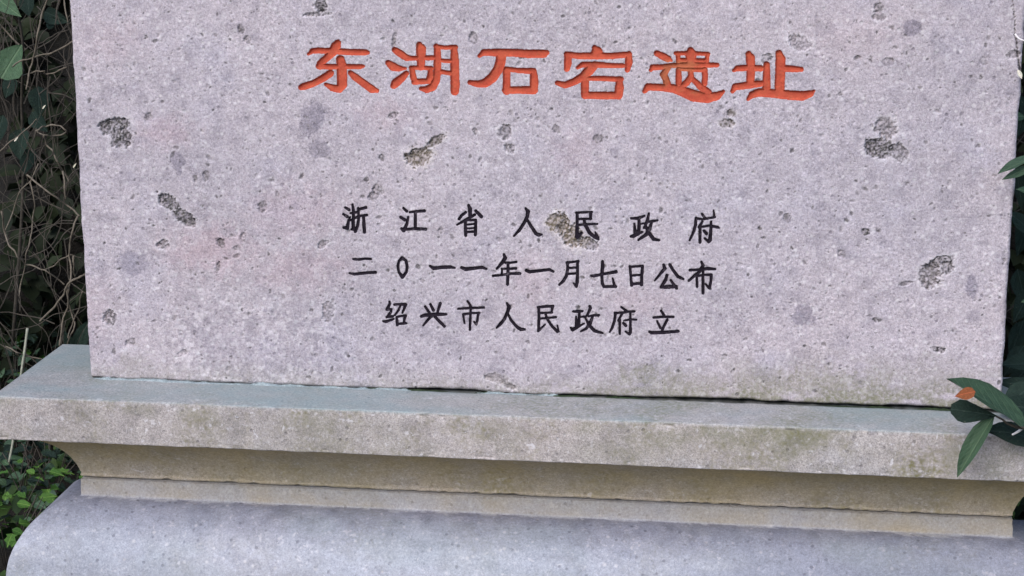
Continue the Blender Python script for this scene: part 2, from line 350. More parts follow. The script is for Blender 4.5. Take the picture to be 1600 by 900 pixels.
def stroke_field(px, py, strokes, grow=0.0, only=None):
    f = np.full(px.shape, -9.0)
    for s in strokes:
        for (x0, y0, r0), (x1, y1, r1) in zip(s[:-1], s[1:]):
            R = max(r0, r1)+4
            m = (px > min(x0, x1)-R) & (px < max(x0, x1)+R) & (py > min(y0, y1)-R) & (py < max(y0, y1)+R)
            if not m.any(): continue
            X = px[m]; Y = py[m]; dx, dy = x1-x0, y1-y0; L = dx*dx+dy*dy+1e-9
            t = np.clip(((X-x0)*dx+(Y-y0)*dy)/L, 0, 1)
            d = np.hypot(X-x0-t*dx, Y-y0-t*dy)
            f[m] = np.maximum(f[m], r0+(r1-r0)*t-d+grow)
    return f
RG = [g for g in glyphs if g[1] == 'R']; BG = [g for g in glyphs if g[1] == 'B']

# ------------------------------------------------------------------ relief of the stone face
H2 = .70; THK = .088
def ell(px, py, cx, cy, rx, ry, ang):
    a = math.radians(ang); dx = px-cx; dy = py-cy
    u = (dx*math.cos(a)+dy*math.sin(a))/rx; v = (-dx*math.sin(a)+dy*math.cos(a))/ry
    return 1-np.sqrt(u*u+v*v)
# spalls: cx, cy, rx, ry, angle, darkness, depth (mm), ochre
CHIPS = [(180,197,21,11,-12,.95,3.2,0),(189,216,13,14,10,.95,3.2,0),(262,317,18,9,38,.85,3.0,0),(287,340,20,8.5,28,.85,3,0),
 (655,246,18,12,-10,.85,3.5,.5),(680,221,15,6,-35,.85,2.6,.3),(788,207,9,11,0,.6,2.4,0),(796,232,9,6,25,.75,2.4,0),
 (874,350,17,13,30,.95,3.4,.6),(893,368,20,14,40,.98,3.4,.6),(918,381,16,8,12,.75,2.6,0),
 (1374,232,21,13,8,1.0,3.4,0),(1385,200,15,14,0,.55,3,.1),(1405,238,9,14,-40,.6,2.4,0),
 (1452,431,14,17,-10,.72,3.4,.1),(1470,409,20,7,-22,.8,2.8,0),(1479,418,8,8,0,.8,2.4,0),
 (501,9,9,9,20,.85,2.6,0),(497,22,17,4,-5,.7,2,0),(1142,176,6,5,0,.75,2,.3),(1137,193,10,6,0,.8,2.2,.3),
 (172,498,9,11,0,.7,2.4,0),(590,297,7,8,0,.5,2,0),(583,309,6,6,0,.5,2,0),(512,486,8,13,10,.42,1.8,0),
 (1374,12,6,7,0,.65,2,0),(1373,26,9,6,0,.45,1.4,0),(1467,546,11,4,12,.85,2,0),(1198,92,9,6,-35,.5,2,0),
 (1250,67,16,10,15,.38,1.6,0),(255,383,8,7,0,.65,2,0),(345,380,5,7,-30,.7,2,0),(203,535,7,5,-30,.5,2,0),
 (778,592,16,6,10,.4,1.8,.2),(795,603,10,4,25,.6,2.0,.1),(936,217,7,6,0,.6,1.2,0),(1230,341,6,6,0,.6,1.4,0),(1353,363,7,5,0,.85,2,0),
 (1373,360,4,4,0,.7,1.4,0),(688,361,4,4,0,.6,1.4,0),(870,202,6,6,-40,.5,1.6,0),(1188,358,4,2.2,30,.9,1.6,0),(1192,372,3.5,1.6,20,.9,1.6,0),
 (376,47,5,6,0,.6,2,0),(386,62,4,6,-30,.5,1.6,0),(232,182,5,5,0,.6,1.6,0),(322,274,5,6,0,.6,1.6,0),(305,278,3,5,0,.6,1.4,0),
 (597,247,4,5,0,.6,1.6,0),(613,181,8,4,-20,.6,1.6,0),(572,281,4,4,0,.7,1.6,0),(566,308,4,3,0,.7,1.4,0),(742,204,3,5,0,.7,1.4,0),
 (616,62,3,11,8,.6,1.6,0),(740,60,6,8,0,.5,1.6,0),(1369,500,5,3,10,.8,1.6,0),(1414,443,9,3,-12,.5,1.4,0),(1537,95,5,7,-30,.3,1,0),
 (1585,85,10,6,-10,.55,2,0),(410,322,6,9,25,.55,1.8,0),(380,372,4,7,0,.5,1.4,0),(370,388,6,4,0,.45,1.4,0),(340,418,3,7,10,.6,1.4,0),
 (1315,397,6,5,10,.45,1.4,0),(1387,98,8,6,10,.4,1.4,0),(1340,90,5,3,0,.6,1.5,0),(505,381,9,5,-40,.5,1.6,0),(283,553,8,4,-20,.4,1.4,0)]
STAINS = [(1425,44,15,14,0,.62),(277,250,13,14,0,.55),(280,266,5,8,0,.5),(490,185,19,30,5,.50),(500,232,17,18,0,.42),(208,411,25,19,0,.42),
 (1519,448,11,18,-8,.55),(1521,494,13,12,0,.35),(760,484,12,20,10,.35),(1257,490,14,20,0,.55),(1257,500,23,9,0,.5),(560,185,30,12,0,.12),
 (480,205,24,14,0,.30),(140,50,9,12,0,.25),(1232,345,5,5,0,.4),(960,235,9,7,0,.35),(1048,238,8,12,20,.3),(1575,145,8,7,0,.35),(1419,490,7,8,0,.3),
 (350,545,60,40,0,.18),(460,560,70,25,0,.16),(340,500,30,20,0,.15)]
pit_r = np.random.default_rng(5)
PITS = []
for i in range(2600):
    x = pit_r.uniform(112, 1600); y = pit_r.uniform(-20, 600+x*.02)
    r = 1.0+pit_r.exponential(.75); r = min(r, 4.2)
    PITS.append((x, y, r*pit_r.uniform(.9, 1.9), r, pit_r.uniform(0, 180), pit_r.uniform(.15, .85), .35+.28*r))
def crack_field(px, py):
    pts = [(1581,-20,.5),(1583,10,.6),(1586,34,.8),(1586,55,.9),(1590,75,1.1),(1593,100,1.5),(1595,112,2.2)]
    return stroke_field(px, py, [pts])
def relief(X, Z):
    """returns depth (m, positive = into the stone) and the stain colours at face points"""
    px, py = project(X, np.zeros_like(X), Z)
    W = px.shape
    dep = (fbm(X*9, Z*9, 3, 3)-.5)*.0022 + (fbm(X*60, Z*60, 8, 3)-.5)*.0011 + (vnoise(X*330, Z*330, 21)-.5)*.0006
    rough = sstep(0, .5, ell(px, py, 400, 540, 190, 110, 5))
    dep = dep+rough*(fbm(X*190, Z*190, 31, 2)-.5)*.0011
    r = np.zeros(W); g = np.zeros(W); b = np.zeros(W); a = np.zeros(W); och = np.zeros(W); pale = np.zeros(W)
    nz = fbm(px*.11, py*.11, 41, 4)-.5; nf = fbm(px*.38, py*.38, 47, 3)-.5
    for cx, cy, rx, ry, an, dk, dp, oc in CHIPS:
        R = max(rx, ry)*1.5+4
        m = (abs(px-cx) < R) & (abs(py-cy) < R)
        if not m.any(): continue
        e = ell(px[m], py[m], cx, cy, rx, ry, an)+nz[m]*.85+nf[m]*.7+.24
        k = sstep(-.02, .20, e)
        inner = sstep(.30, .70, vnoise(px[m]*.45, py[m]*.45, 61))*.7+.3
        sl_ = math.sin(cx*1.3+cy)*1.0; ul_ = ((px[m]-cx)*math.cos(sl_*3)+(py[m]-cy)*math.sin(sl_*3))/max(rx, ry)
        dep[m] += k*np.clip(1+.7*ul_, .25, 1.8)*(dp*.0006+dp*.0011*(vnoise(px[m]*(.2+.2*abs(sl_)), py[m]*(.2+.2*abs(sl_)), 63)))
        a[m] = np.maximum(a[m], k*min(1, dk*1.15)*inner)
        rim = sstep(-.42, -.05, e)*(1-k)
        pale[m] = np.maximum(pale[m], rim*.55*(rx > 7))
        if oc:
            halo = sstep(-.55, .1, e)
            och[m] = np.maximum(och[m], halo*oc*.42)
    for cx, cy, rx, ry, an, dk in STAINS:
        R = max(rx, ry)*1.4+3
        m = (abs(px-cx) < R) & (abs(py-cy) < R)
        if not m.any(): continue
        e = ell(px[m], py[m], cx, cy, rx, ry, an)+nz[m]*.7+nf[m]*.5
        soft = .22 if dk > .4 else .5
        r[m] = np.maximum(r[m], sstep(-.08, soft, e)*dk*(.7+.6*vnoise(px[m]*.5, py[m]*.5, 71)))
    for cx, cy, rx, ry, an, dk, dp in PITS:
        R = max(rx, ry)*1.3+1
        m = (abs(px-cx) < R) & (abs(py-cy) < R)
        if not m.any(): continue
        e = ell(px[m], py[m], cx, cy, rx, ry, an)+nf[m]*.8
        k = sstep(0, .6, e); pale[m] = np.maximum(pale[m], sstep(-.7, -.15, e)*(1-k)*.2)
        dep[m] += k*dp*.001; a[m] = np.maximum(a[m], k*dk)
    pale = np.maximum(pale, rough*sstep(.50, .66, fbm(px*.16, py*.16, 131, 3))*.55)
    r = np.maximum(r, rough*sstep(.50, .64, fbm(px*.13, py*.13, 137, 4))*.34)
    r = np.maximum(r, sstep(.56, .74, fbm(px*.05, py*.05, 139, 5))*.22)
    pale = np.maximum(pale, sstep(.60, .70, fbm(px*.14, py*.14, 141, 4))*.26)
    # pink drifts
    for cx, cy, rx, ry, dk in [(255,205,70,40,.7),(330,390,110,60,.8),(460,330,120,70,.5),(600,180,80,40,.45),(1330,60,120,60,.2),(900,240,60,60,.4),(1000,470,90,40,.35),(470,420,120,50,.6),(830,440,60,70,.4),(170,60,90,50,.3),(150,480,40,90,.35)]:
        g = np.maximum(g, sstep(0, .9, ell(px, py, cx, cy, rx, ry, 0)+nz*.9)*dk)
    # moss creeping up from the seat of the stone
    zb = np.clip(Z, 0, 1)
    xm = (px-140)/1430
    reach = .030+.045*sstep(.45, .75, xm)+.04*fbm(px*.012, px*0, 81, 3)
    mo = sstep(0, 1, 1-zb/reach)*(.35+.5*sstep(.3, .8, xm))*sstep(.3, .62, fbm(px*.03, py*.05, 83, 4)+.12)
    for cx, cy, rx, ry, dk in [(1020,594,95,34,.6),(1280,600,130,34,.6),(1180,612,200,20,.4),(1450,580,60,34,.28),(210,570,60,30,.30),(900,330,0.1,.1,0)]:
        mo = np.maximum(mo, sstep(0, .8, ell(px, py, cx, cy, rx, ry, 0)+nz*1.4)*dk)
    b = np.maximum(b, mo)
    pale = pale*(1-np.clip(a*1.3, 0, 1))*(1-np.clip(r*1.8, 0, 1))
    # hairline crack near the right arris and a loose flake outside it
    cf = crack_field(px+nf*3, py)
    dep = np.where(cf > 0, dep+.0035, dep); a = np.maximum(a, sstep(-.4, .6, cf)*.9)
    # engraved strokes
    wob = (vnoise(px*.55, py*.55, 91)-.5)*.7
    fr = stroke_field(px, py, [s for q in RG for s in q[2]], .55)
    fb = stroke_field(px, py, [s for q in BG for s in q[2]], .42)
    return px, py, dep, r, g, b, a, (och, pale), fr+wob, fb+wob*.55
def groove(fr, fb):
    return np.maximum(np.minimum(np.clip(fr, 0, 9)*.0019, .0042), np.minimum(np.clip(fb, 0, 9)*.0015, .0021))

def build_face(parent):
    xs = []; x = -H2
    def seg(a, b, st):
        n = max(1, int(round((b-a)/st))); return list(np.linspace(a, b, n, endpoint=False))
    xl = at(462, 300, 0).x; xr = at(1284, 300, 0).x
    xs = np.array(seg(-H2, xl, .00125)+seg(xl, xr, .00092)+seg(xr, H2, .00125)+[H2])
    z_r0 = at(900, 172, 0).z; z_r1 = at(900, 58, 0).z; z_b0 = at(900, 540, 0).z; z_b1 = at(700, 314, 0).z; z_t = at(800, -45, 0).z
    zs = np.array(seg(0, z_b0, .00125)+seg(z_b0, z_b1, .00092)+seg(z_b1, z_r0, .0013)+seg(z_r0, z_r1, .00095)+seg(z_r1, z_t, .0013)+seg(z_t, 1.12, .012)+[1.12])
    X, Z = np.meshgrid(xs, zs)
    px, py, dep, r, g, b, a, och, fr, fb = relief(X, Z)
    gd = groove(fr, fb)
    chipk = a
    dep = dep+gd+.0007*np.clip(np.maximum(fr, fb)*1.3, 0, 1)
    # worn arrises
    e = np.minimum(X+H2, H2-X)
    wv = .0035+.0030*fbm(Z*22+np.sign(X)*9, X*0, 101, 4)
    dep = dep+.0035*np.clip(1-e/wv, 0, 1)**2
    Xj = X+np.where(X > 0, -1, 1)*sstep(.02, 0, e)*(fbm(Z*38+np.sign(X)*5, X*0, 103, 4)-.35)*.0034
    # the seat: left end bedded in mortar, gaps elsewhere
    pxb = px[0]
    gap = .0004+.0034*sstep(600, 690, pxb)*sstep(770, 735, pxb)+.0018*sstep(850, 900, pxb)+.0026*sstep(1000, 1090, pxb)*(1-.75*sstep(.55, .75, fbm(pxb*.02, pxb*0, 107, 2)))+.0014*fbm(pxb*.06, pxb*0, 109, 3)
    Zj = Z+gap[None, :]*sstep(.03, 0, Z)
    dep = dep+.004*np.clip(1-Z/(.003+.004*fbm(X*40, Z*0, 111, 3)), 0, 1)**2
    V = np.stack([Xj, dep, Zj], -1).reshape(-1, 3)
    nz_, nx_ = X.shape
    idx = np.arange(nz_*nx_).reshape(nz_, nx_)
    q = np.stack([idx[:-1, :-1], idx[:-1, 1:], idx[1:, 1:], idx[1:, :-1]], -1).reshape(-1, 4)
    # sides and back
    ring = np.concatenate([idx[0, :], idx[1:, -1], idx[-1, -2::-1], idx[-2:0:-1, 0]])
    rv = V[ring].copy(); rv[:, 1] = THK
    rv[:, 0] = np.clip(rv[:, 0], -H2+.001, H2-.001)
    base = len(V); V = np.concatenate([V, rv, [[0, THK, .5]]])
    n = len(ring); i = np.arange(n); j = (i+1) % n
    sq = np.stack([ring[j], ring[i], base+i, base+j], -1)
    bt = np.stack([base+j, base+i, np.full(n, base+n)], -1)
    me = mesh_np('stone_slab', V, np.concatenate([q, sq]), bt)
    ex = np.zeros((n+1, 4))
    # the face sees through its engravings: stains stay on
    stain = np.stack([r, g, b, a*np.where(np.maximum(fr, fb) > 0, .2, 1)], -1).reshape(-1, 4)
    och, pale = och; seam = sstep(.0022, 0, Z)*sstep(560, 620, px)*(.5+.5*vnoise(px*.2, px*0, 5)); seam = np.maximum(seam, sstep(.0045, .001, Z)*sstep(330, 200, px)*sstep(.35, .6, vnoise(px*.12, Z*600, 6)))
    film = np.stack([0*r, och*.9, seam, pale], -1).reshape(-1, 4)
    set_col(me, 'stain', np.concatenate([stain, ex])); set_col(me, 'film', np.concatenate([film, ex]))
    return link('slab', me, m_stele, parent)

def build_glyph(name, kind, strokes, parent):
    P = np.array([p for s in strokes for p in s])
    x0, x1, y0, y1 = P[:, 0].min()-11, P[:, 0].max()+11, P[:, 1].min()-11, P[:, 1].max()+11
    a_ = at(x0, y1, 0); b_ = at(x1, y0, 0)
    st = .00062 if kind == 'R' else .00042
    xs = np.arange(min(a_.x, at(x0, y0, 0).x), b_.x, st); zs = np.arange(min(a_.z, at(x1, y1, 0).z)-.002, max(b_.z, at(x0, y0, 0).z), st)
    X, Z = np.meshgrid(xs, zs)
    px, py = project(X, 0*X, Z)
    wob = (vnoise(px*.55, py*.55, 91)-.5)*.7*(1 if kind == 'R' else .55)
    f = stroke_field(px, py, strokes, .55 if kind == 'R' else .42)+wob
    dep = (fbm(X*9, Z*9, 3, 3)-.5)*.0022 + (fbm(X*60, Z*60, 8, 3)-.5)*.0011 + (vnoise(X*330, Z*330, 21)-.5)*.0006
    gd = groove(f, f*0-9) if kind == 'R' else groove(f*0-9, f)
    D = dep+gd-.00012
    V = np.stack([X, D, Z], -1)
    nz_, nx_ = f.shape
    verts = []; vid = {}; tris = []; quads = []
    F = f
    def vert(i, j):
        key = (i, j)
        if key not in vid: vid[key] = len(verts); verts.append(V[i, j])
        return vid[key]
    def cut(i, j, k, l):
        key = (i, j, k, l) if (i, j) < (k, l) else (k, l, i, j)
        if key not in vid:
            t = F[i, j]/(F[i, j]-F[k, l]); vid[key] = len(verts); verts.append(V[i, j]*(1-t)+V[k, l]*t)
        return vid[key]
    pos = F > 0
    cnt = pos[:-1, :-1].astype(int)+pos[1:, :-1]+pos[:-1, 1:]+pos[1:, 1:]
    for i, j in zip(*np.nonzero(cnt)):
        cs = [(i, j), (i, j+1), (i+1, j+1), (i+1, j)]
        if cnt[i, j] == 4:
            quads.append([vert(*c) for c in cs]); continue
        poly = []
        for u in range(4):
            c0, c1 = cs[u], cs[(u+1) % 4]
            if pos[c0]: poly.append(vert(*c0))
            if pos[c0] != pos[c1]: poly.append(cut(*c0, *c1))
        for u in range(1, len(poly)-1): tris.append([poly[0], poly[u], poly[u+1]])
    verts = np.array(verts)
    me = mesh_np('carved_character', verts, quads, tris)
    if kind == 'R':
        ppx, ppy = project(verts[:, 0], verts[:, 1]*0, verts[:, 2])
        mo = np.maximum(sstep(0, .5, ell(ppx, ppy, 1062, 105, 40, 12, 0)+(fbm(ppx*.1, ppy*.1, 5, 3)-.5)*1.2), sstep(0, .5, ell(ppx, ppy, 1038, 122, 12, 18, 0)))*.28
        z = mo*0
        set_col(me, 'stain', np.stack([z, z, mo, z], -1))
    o = link('carved_character', me, m_red if kind == 'R' else m_black, parent)
    o['label'] = ('red painted' if kind == 'R' else 'black painted')+' carved character '+name
    return o

stele = link('stone_tablet', None); stele.location = (0, 0, 0)
tag(stele, 'upright pinkish stone tablet carved with one red and three black lines of Chinese characters', 'monument')
build_face(stele)
for g in glyphs: build_glyph(*g, stele)

# ------------------------------------------------------------------ pedestal
def sweep(name, profile, hx, y_front, y_back, mat, parent, film=None, stainf=None, jit=.0008, res=.006, close=True, seed=0, nick=1.0, ys=1.0):
    """profile: list of (offset, z) going round the section; swept round the rectangle with mitred corners"""
    x0, x1 = -hx, hx
    path = []
    def side(a, b):
        n = max(2, int(np.hypot(b[0]-a[0], b[1]-a[1])/res))
        return [(a[0]+(b[0]-a[0])*t/n, a[1]+(b[1]-a[1])*t/n) for t in range(n)]
    cor = [(x0, y_front), (x1, y_front), (x1, y_back), (x0, y_back)]
    mit = [(-1, -1), (1, -1), (1, 1), (-1, 1)]
    pts = []; dirs = []
    for i in range(4):
        a, b = cor[i], cor[(i+1) % 4]; ma, mb = mit[i], mit[(i+1) % 4]
        rr = res if i == 0 else res*3
        n = max(2, int(math.hypot(b[0]-a[0], b[1]-a[1])/rr))
        for t in range(n):
            u = t/n; pts.append((a[0]+(b[0]-a[0])*u, a[1]+(b[1]-a[1])*u)); dirs.append((ma[0]+(mb[0]-ma[0])*u, ma[1]+(mb[1]-ma[1])*u))
    pts = np.array(pts); dirs = np.array(dirs); dirs[:, 1] *= ys; pr = np.array(profile)
    # mitre keeps straight sides parallel: offset normal to each side, full mitre at corners
    off = np.zeros((len(pts), 2, 2))
    n = len(pts); m = len(pr)
    V = np.zeros((n, m, 3))
    V[:, :, 0] = pts[:, None, 0]+dirs[:, None, 0]*pr[None, :, 0]
    V[:, :, 1] = pts[:, None, 1]+dirs[:, None, 1]*pr[None, :, 0]
    V[:, :, 2] = pr[None, :, 1]
    s = np.arange(n)[:, None]*res+0*pr[None, :, 0]; t = np.cumsum(np.r_[0, np.hypot(np.diff(pr[:, 0]), np.diff(pr[:, 1]))])[None, :]+0*s
    j1 = (fbm(s*35, t*35+seed, 7+seed, 4)-.5)*2*jit; j2 = (fbm(s*35+50, t*35, 9+seed, 4)-.5)*2*jit
    nrm = np.zeros_like(V); nrm[:, :, 0] = dirs[:, None, 0]*.7; nrm[:, :, 1] = dirs[:, None, 1]*.7
    V = V+nrm*j1[:, :, None]; V[:, :, 2] += j2
    dv = np.diff(pr, axis=0); ang = np.arctan2(dv[:, 1], dv[:, 0]); tt = np.cumsum(np.r_[0, np.hypot(dv[:, 0], dv[:, 1])])
    wgt = np.zeros(m); cen = pr.mean(0); bis = np.zeros((m, 2))
    turn = np.r_[0, (np.diff(ang)+math.pi) % (2*math.pi)-math.pi, 0]
    for i in range(1, m-1):
        near = np.abs(tt-tt[i]) < .009; tot = turn[near].sum()
        if tot < -.9:
            wgt[i] = 1
    for i in range(m):
        dd = np.abs(tt-tt[i])[wgt == 1]
        lo, hi = max(0, i-3), min(m-1, i+3)
        nv = pr[hi]-pr[lo]; nv = np.array([nv[1], -nv[0]])/(np.hypot(*nv)+1e-9); bis[i] = nv
        if len(dd): wgt[i] = max(wgt[i], float(np.clip(1-dd.min()/.006, 0, 1)))
    nk = (.0007*fbm(s*60, s*0+seed, 71+seed, 3)+.0016*sstep(.54, .74, fbm(s*70+t*40, t*60+seed, 73+seed, 4))*nick)*wgt[None, :]
    V[:, :, 0] += dirs[:, None, 0]*nk*bis[None, :, 0]*1.0; V[:, :, 1] += dirs[:, None, 1]*nk*bis[None, :, 0]; V[:, :, 2] += nk*bis[None, :, 1]
    idx = np.arange(n*m).reshape(n, m); nx_ = np.roll(idx, -1, axis=0)
    q = np.stack([idx[:, :-1], idx[:, 1:], nx_[:, 1:], nx_[:, :-1]], -1).reshape(-1, 4)
    Vf = V.reshape(-1, 3)
    tr = []
    vv = [Vf]; k = len(Vf)
    for col in (0, m-1):
        c = V[:, col].mean(0); vv.append(c[None]); ring = idx[:, col]; rn = np.roll(ring, -1)
        tr.append(np.stack([ring, rn, np.full(n, k)], -1) if col == 0 else np.stack([rn, ring, np.full(n, k)], -1)); k += 1
    Vf = np.concatenate(vv)
    me = mesh_np(name, Vf, q, np.concatenate(tr), smooth=True)
    me.set_sharp_from_angle(angle=math.radians(35))
    A = np.zeros((len(Vf), 4)); B = np.zeros((len(Vf), 4))
    if film is not None: A = film(Vf, A)
    if stainf is not None: B = stainf(Vf, B)
    set_col(me, 'film', A); set_col(me, 'stain', B)  # on the base, stain also holds the painted shade below the neck
    return link(name, me, mat, parent)

def arc(cx, cz, rx, rz, a0, a1, n):
    return [(cx+rx*math.cos(math.radians(a0+(a1-a0)*i/n)), cz+rz*math.sin(math.radians(a0+(a1-a0)*i/n))) for i in range(n+1)]
def lin(a, b, n): return [(a[0]+(b[0]-a[0])*i/n, a[1]+(b[1]-a[1])*i/n) for i in range(n+1)]

CX = .8175; CYF = -.108; CYB = .195; TZ = .0702     # cap slab
NX = .728; NY = .0137; Z1 = -.1686; Z2 = -.1996     # neck
ped = link('stone_pedestal', None); ped.location = (0, .04, -.5)
tag(ped, 'moulded stone pedestal with flat cap and hollow neck carrying the carved tablet', 'pedestal')
def rel(o):
    o.matrix_parent_inverse = Matrix.Translation((0, -.04, .5)); return o
# cap: slab and the hollow moulding cut in the same stone (offsets measured from the neck rectangle)
O = CX-NX; YS = (NY-CYF)/O; NYB = CYB-O*YS
prof = lin((-.02, 0), (O-.05, 0), 34)+lin((O-.045, 0), (O-.003, 0), 8)+arc(O-.003, -.003, .003, .003, 80, 10, 3)
prof += lin((O, -.006), (O, -TZ+.004), 10)+arc(O-.002, -TZ+.002, .002, .002, -10, -80, 2)+[(O-.008, -TZ)]
prof += [(.0865, -TZ-.0005)]
_a = arc(.0855, -TZ-.092, -.0845, .0905, 88, 2, 20); _n = len(_a)-1
prof += [(x*.72+.28*(_a[0][0]+(_a[-1][0]-_a[0][0])*i/_n), z*.72+.28*(_a[0][1]+(_a[-1][1]-_a[0][1])*i/_n)) for i, (x, z) in enumerate(_a)]
prof += [(.0005, Z1+.006), (.0015, Z1+.0035), (.0005, Z1+.0012), (-.012, Z1+.0012), (-.02, Z1+.0012)]
def cap_film(V, A):
    n = fbm(V[:, 0]*14, V[:, 1]*14, 3, 4)
    top = sstep(-.0035, -.0012, V[:, 2])
    A[:, 0] = top*(.42+.62*sstep(.3, .65, fbm(V[:, 0]*3.1+4, V[:, 1]*8, 5, 4)))
    under = sstep(-TZ+.001, -TZ-.006, V[:, 2])
    A[:, 1] = under*(.55+.45*sstep(Z1, -TZ-.02, V[:, 2]))*(.75+.5*(fbm(V[:, 0]*6, V[:, 2]*20, 11, 4)-.3))
    A[:, 0] = np.clip(A[:, 0], 0, 1); A[:, 1] = np.clip(A[:, 1], 0, 1)
    px, py = project(V[:, 0], V[:, 1], V[:, 2])
    A[:, 2] = top*sstep(-.0045, .001, V[:, 1])*(V[:, 1] < .08)*sstep(560, 640, px)*sstep(1585, 1560, px)*(.55+.45*vnoise(px*.1, py*.0, 3))
    return A
def cap_stain(V, B):
    f = (V[:, 2] < -.003) & (V[:, 2] > -TZ)
    s = sstep(.5, .72, fbm(V[:, 0]*5, V[:, 2]*9+3, 15, 4))
    B[:, 0] = np.where(f, sstep(.52, .72, fbm(V[:, 0]*28, V[:, 2]*5+3, 17, 4))*.16, 0)
    up = sstep(-TZ, -.01, V[:, 2])
    B[:, 2] = np.where(f, s*(.25+.5*up)*.8, 0)
    px, py = project(V[:, 0], V[:, 1], V[:, 2])
    for cx, cy, rx, ry, dk in [(1060,682,90,22,.45),(1235,700,38,42,.4),(500,668,40,26,.25),(780,680,60,30,.25),(1490,712,26,34,.45),(300,650,40,16,.3),(920,665,40,20,.35),(1150,670,60,14,.4),(1560,720,40,40,.35),(220,640,30,14,.25)]:
        B[:, 2] = np.maximum(B[:, 2], np.where(f, sstep(0, .8, ell(px, py, cx, cy, rx, ry, 0)+(fbm(px*.05, py*.05, 5, 4)-.5)*1.6)*dk, 0))
    for cx, cy, rx, ry, dk in [(1362,675,10,7,.5),(820,668,14,10,.3),(640,665,20,14,.25),(1245,690,8,12,.4)]:
        B[:, 0] = np.maximum(B[:, 0], sstep(0, .5, ell(px, py, cx, cy, rx, ry, 0))*dk)
    u = V[:, 2] < -TZ
    B[:, 2] = np.where(u, sstep(.35, .7, fbm(V[:, 0]*3+8, V[:, 2]*12, 19, 4))*(.25+.6*sstep(-.14, -.075, V[:, 2])), B[:, 2])
    return B
cap = rel(sweep('cap_stone', prof, NX, NY, NYB, m_cap, ped, cap_film, cap_stain, jit=.0009, res=.004, ys=YS))
# base: fillet, rounded shoulder, upright face
prof = [(-.02, Z1-.0012), (-.01, Z1-.0012), (-.002, Z1-.0012), (.0012, Z1-.0028), (.0015, Z1-.006)]+lin((.0016, Z1-.010), (.0018, Z2+.004), 4)+[(.0022, Z2+.0012), (.004, Z2)]
prof += arc(.004, Z2-.122, .094, .122, 89, 0, 26)[0:]
prof += lin((.098, Z2-.135), (.098, -.40), 8)+[(.098, -.43), (.135, -.432), (.14, -.437), (.14, -.52)]
def base_film(V, A):
    z = V[:, 2]; n = fbm(V[:, 0]*8, z*30, 25, 4)
    A[:, 1] = sstep(Z2-.001, Z2+.003, z)*(.35+.6*n)+sstep(-.30, -.345, z)*.35*n
    px, py = project(V[:, 0], V[:, 1], z)
    A[:, 0] = sstep(.48, .7, fbm(V[:, 0]*6+2, z*14, 29, 4))*.22*sstep(Z2, Z2-.01, z)
    A[:, 1] = np.clip(A[:, 1], 0, 1)
    return A
def base_stain_shade(V, B):
    px, py = project(V[:, 0], V[:, 1], V[:, 2])
    nn = (fbm(px*.06, py*.06, 45, 4)-.5)
    for cx, cy, rx, ry, dk in [(190,822,14,8,.4),(318,836,16,7,.35),(120,890,30,12,.15),(1380,850,60,14,.2),(600,835,40,10,.15),(820,815,70,12,.12)]:
        B[:, 0] = np.maximum(B[:, 0], sstep(0, .7, ell(px, py, cx, cy, rx, ry, 0)+nn*1.3)*dk)
    neck_shade_dirt = sstep(Z2-.052, Z2-.004, V[:, 2])*(V[:, 2] < Z2)*.62*(.6+.8*(nn+.5))  # ambient shade below the neck, mixed with dirt, painted as a dark band
    B[:, 0] = np.maximum(B[:, 0], neck_shade_dirt)
    B[:, 0] = np.maximum(B[:, 0], (V[:, 2] < Z2)*sstep(780, 1350, px)*sstep(.36, .62, fbm(V[:, 0]*5, V[:, 2]*13, 61, 4))*.55)  # patchy darkening that grows towards the right
    return B
rel(sweep('base_stone', prof, NX, NY, NYB, m_base, ped, base_film, base_stain_shade, jit=.0008, res=.005, seed=3))

# mortar squeezed out along the left of the seat
def ridge(name, pxs, wid, hgt, mat, parent, seed, thr=0.0, tone=None):
    n = int(abs(pxs[1]-pxs[0])/1.6); vs = []; m = 7
    xa = at(pxs[0], 600, 0).x; xb = at(pxs[1], 600, 0).x
    xs = np.linspace(xa, xb, n); V = np.zeros((n, m, 3))
    h = hgt*np.clip(fbm(xs*38, xs*0, seed, 4)*2-.55-thr, .04, 2); ww = wid*(.5+fbm(xs*45, xs*0, seed+3, 4))
    taper = sstep(0, .02, xs-xa)*sstep(0, .02, xb-xs); h = h*taper+.0001; ww = ww*(.3+.7*taper)
    for k in range(m):
        u = k/(m-1); V[:, k, 0] = xs; V[:, k, 1] = .003-ww*u
        V[:, k, 2] = .0002+h*math.sin(math.pi*(1-u)*.5)*(.7+.6*vnoise(xs*300, xs*0+k*.7, seed+9)) if k < m-1 else -.001
    idx = np.arange(n*m).reshape(n, m)
    q = np.stack([idx[:-1, :-1], idx[:-1, 1:], idx[1:, 1:], idx[1:, :-1]], -1).reshape(-1, 4)
    me = mesh_np(name, V.reshape(-1, 3), q)
    z = np.zeros((n*m, 4)); set_col(me, 'stain', z)
    f = z.copy(); f[:, 0] = .35+.5*np.repeat(fbm(xs*20, xs*0, seed+5, 3), m)
    f[:, 2] = np.repeat(sstep(.55, .68, fbm(xs*60, xs*0, seed+6, 3)), m)*.0
    set_col(me, 'film', f)
    tn = z.copy(); tn[:, 0] = vnoise(V[:, :, 0].ravel()*700, V[:, :, 1].ravel()*900, 4); set_col(me, 'tone', tn)
    return rel(link(name, me, mat, parent))
ridge('mortar_joint', (142, 470), .0075, .0042, m_mortar, ped, 201)
ridge('mortar_joint', (455, 650), .006, .0032, m_mortar, ped, 221)
ridge('mortar_joint', (745, 880), .006, .0028, m_mortar, ped, 231)
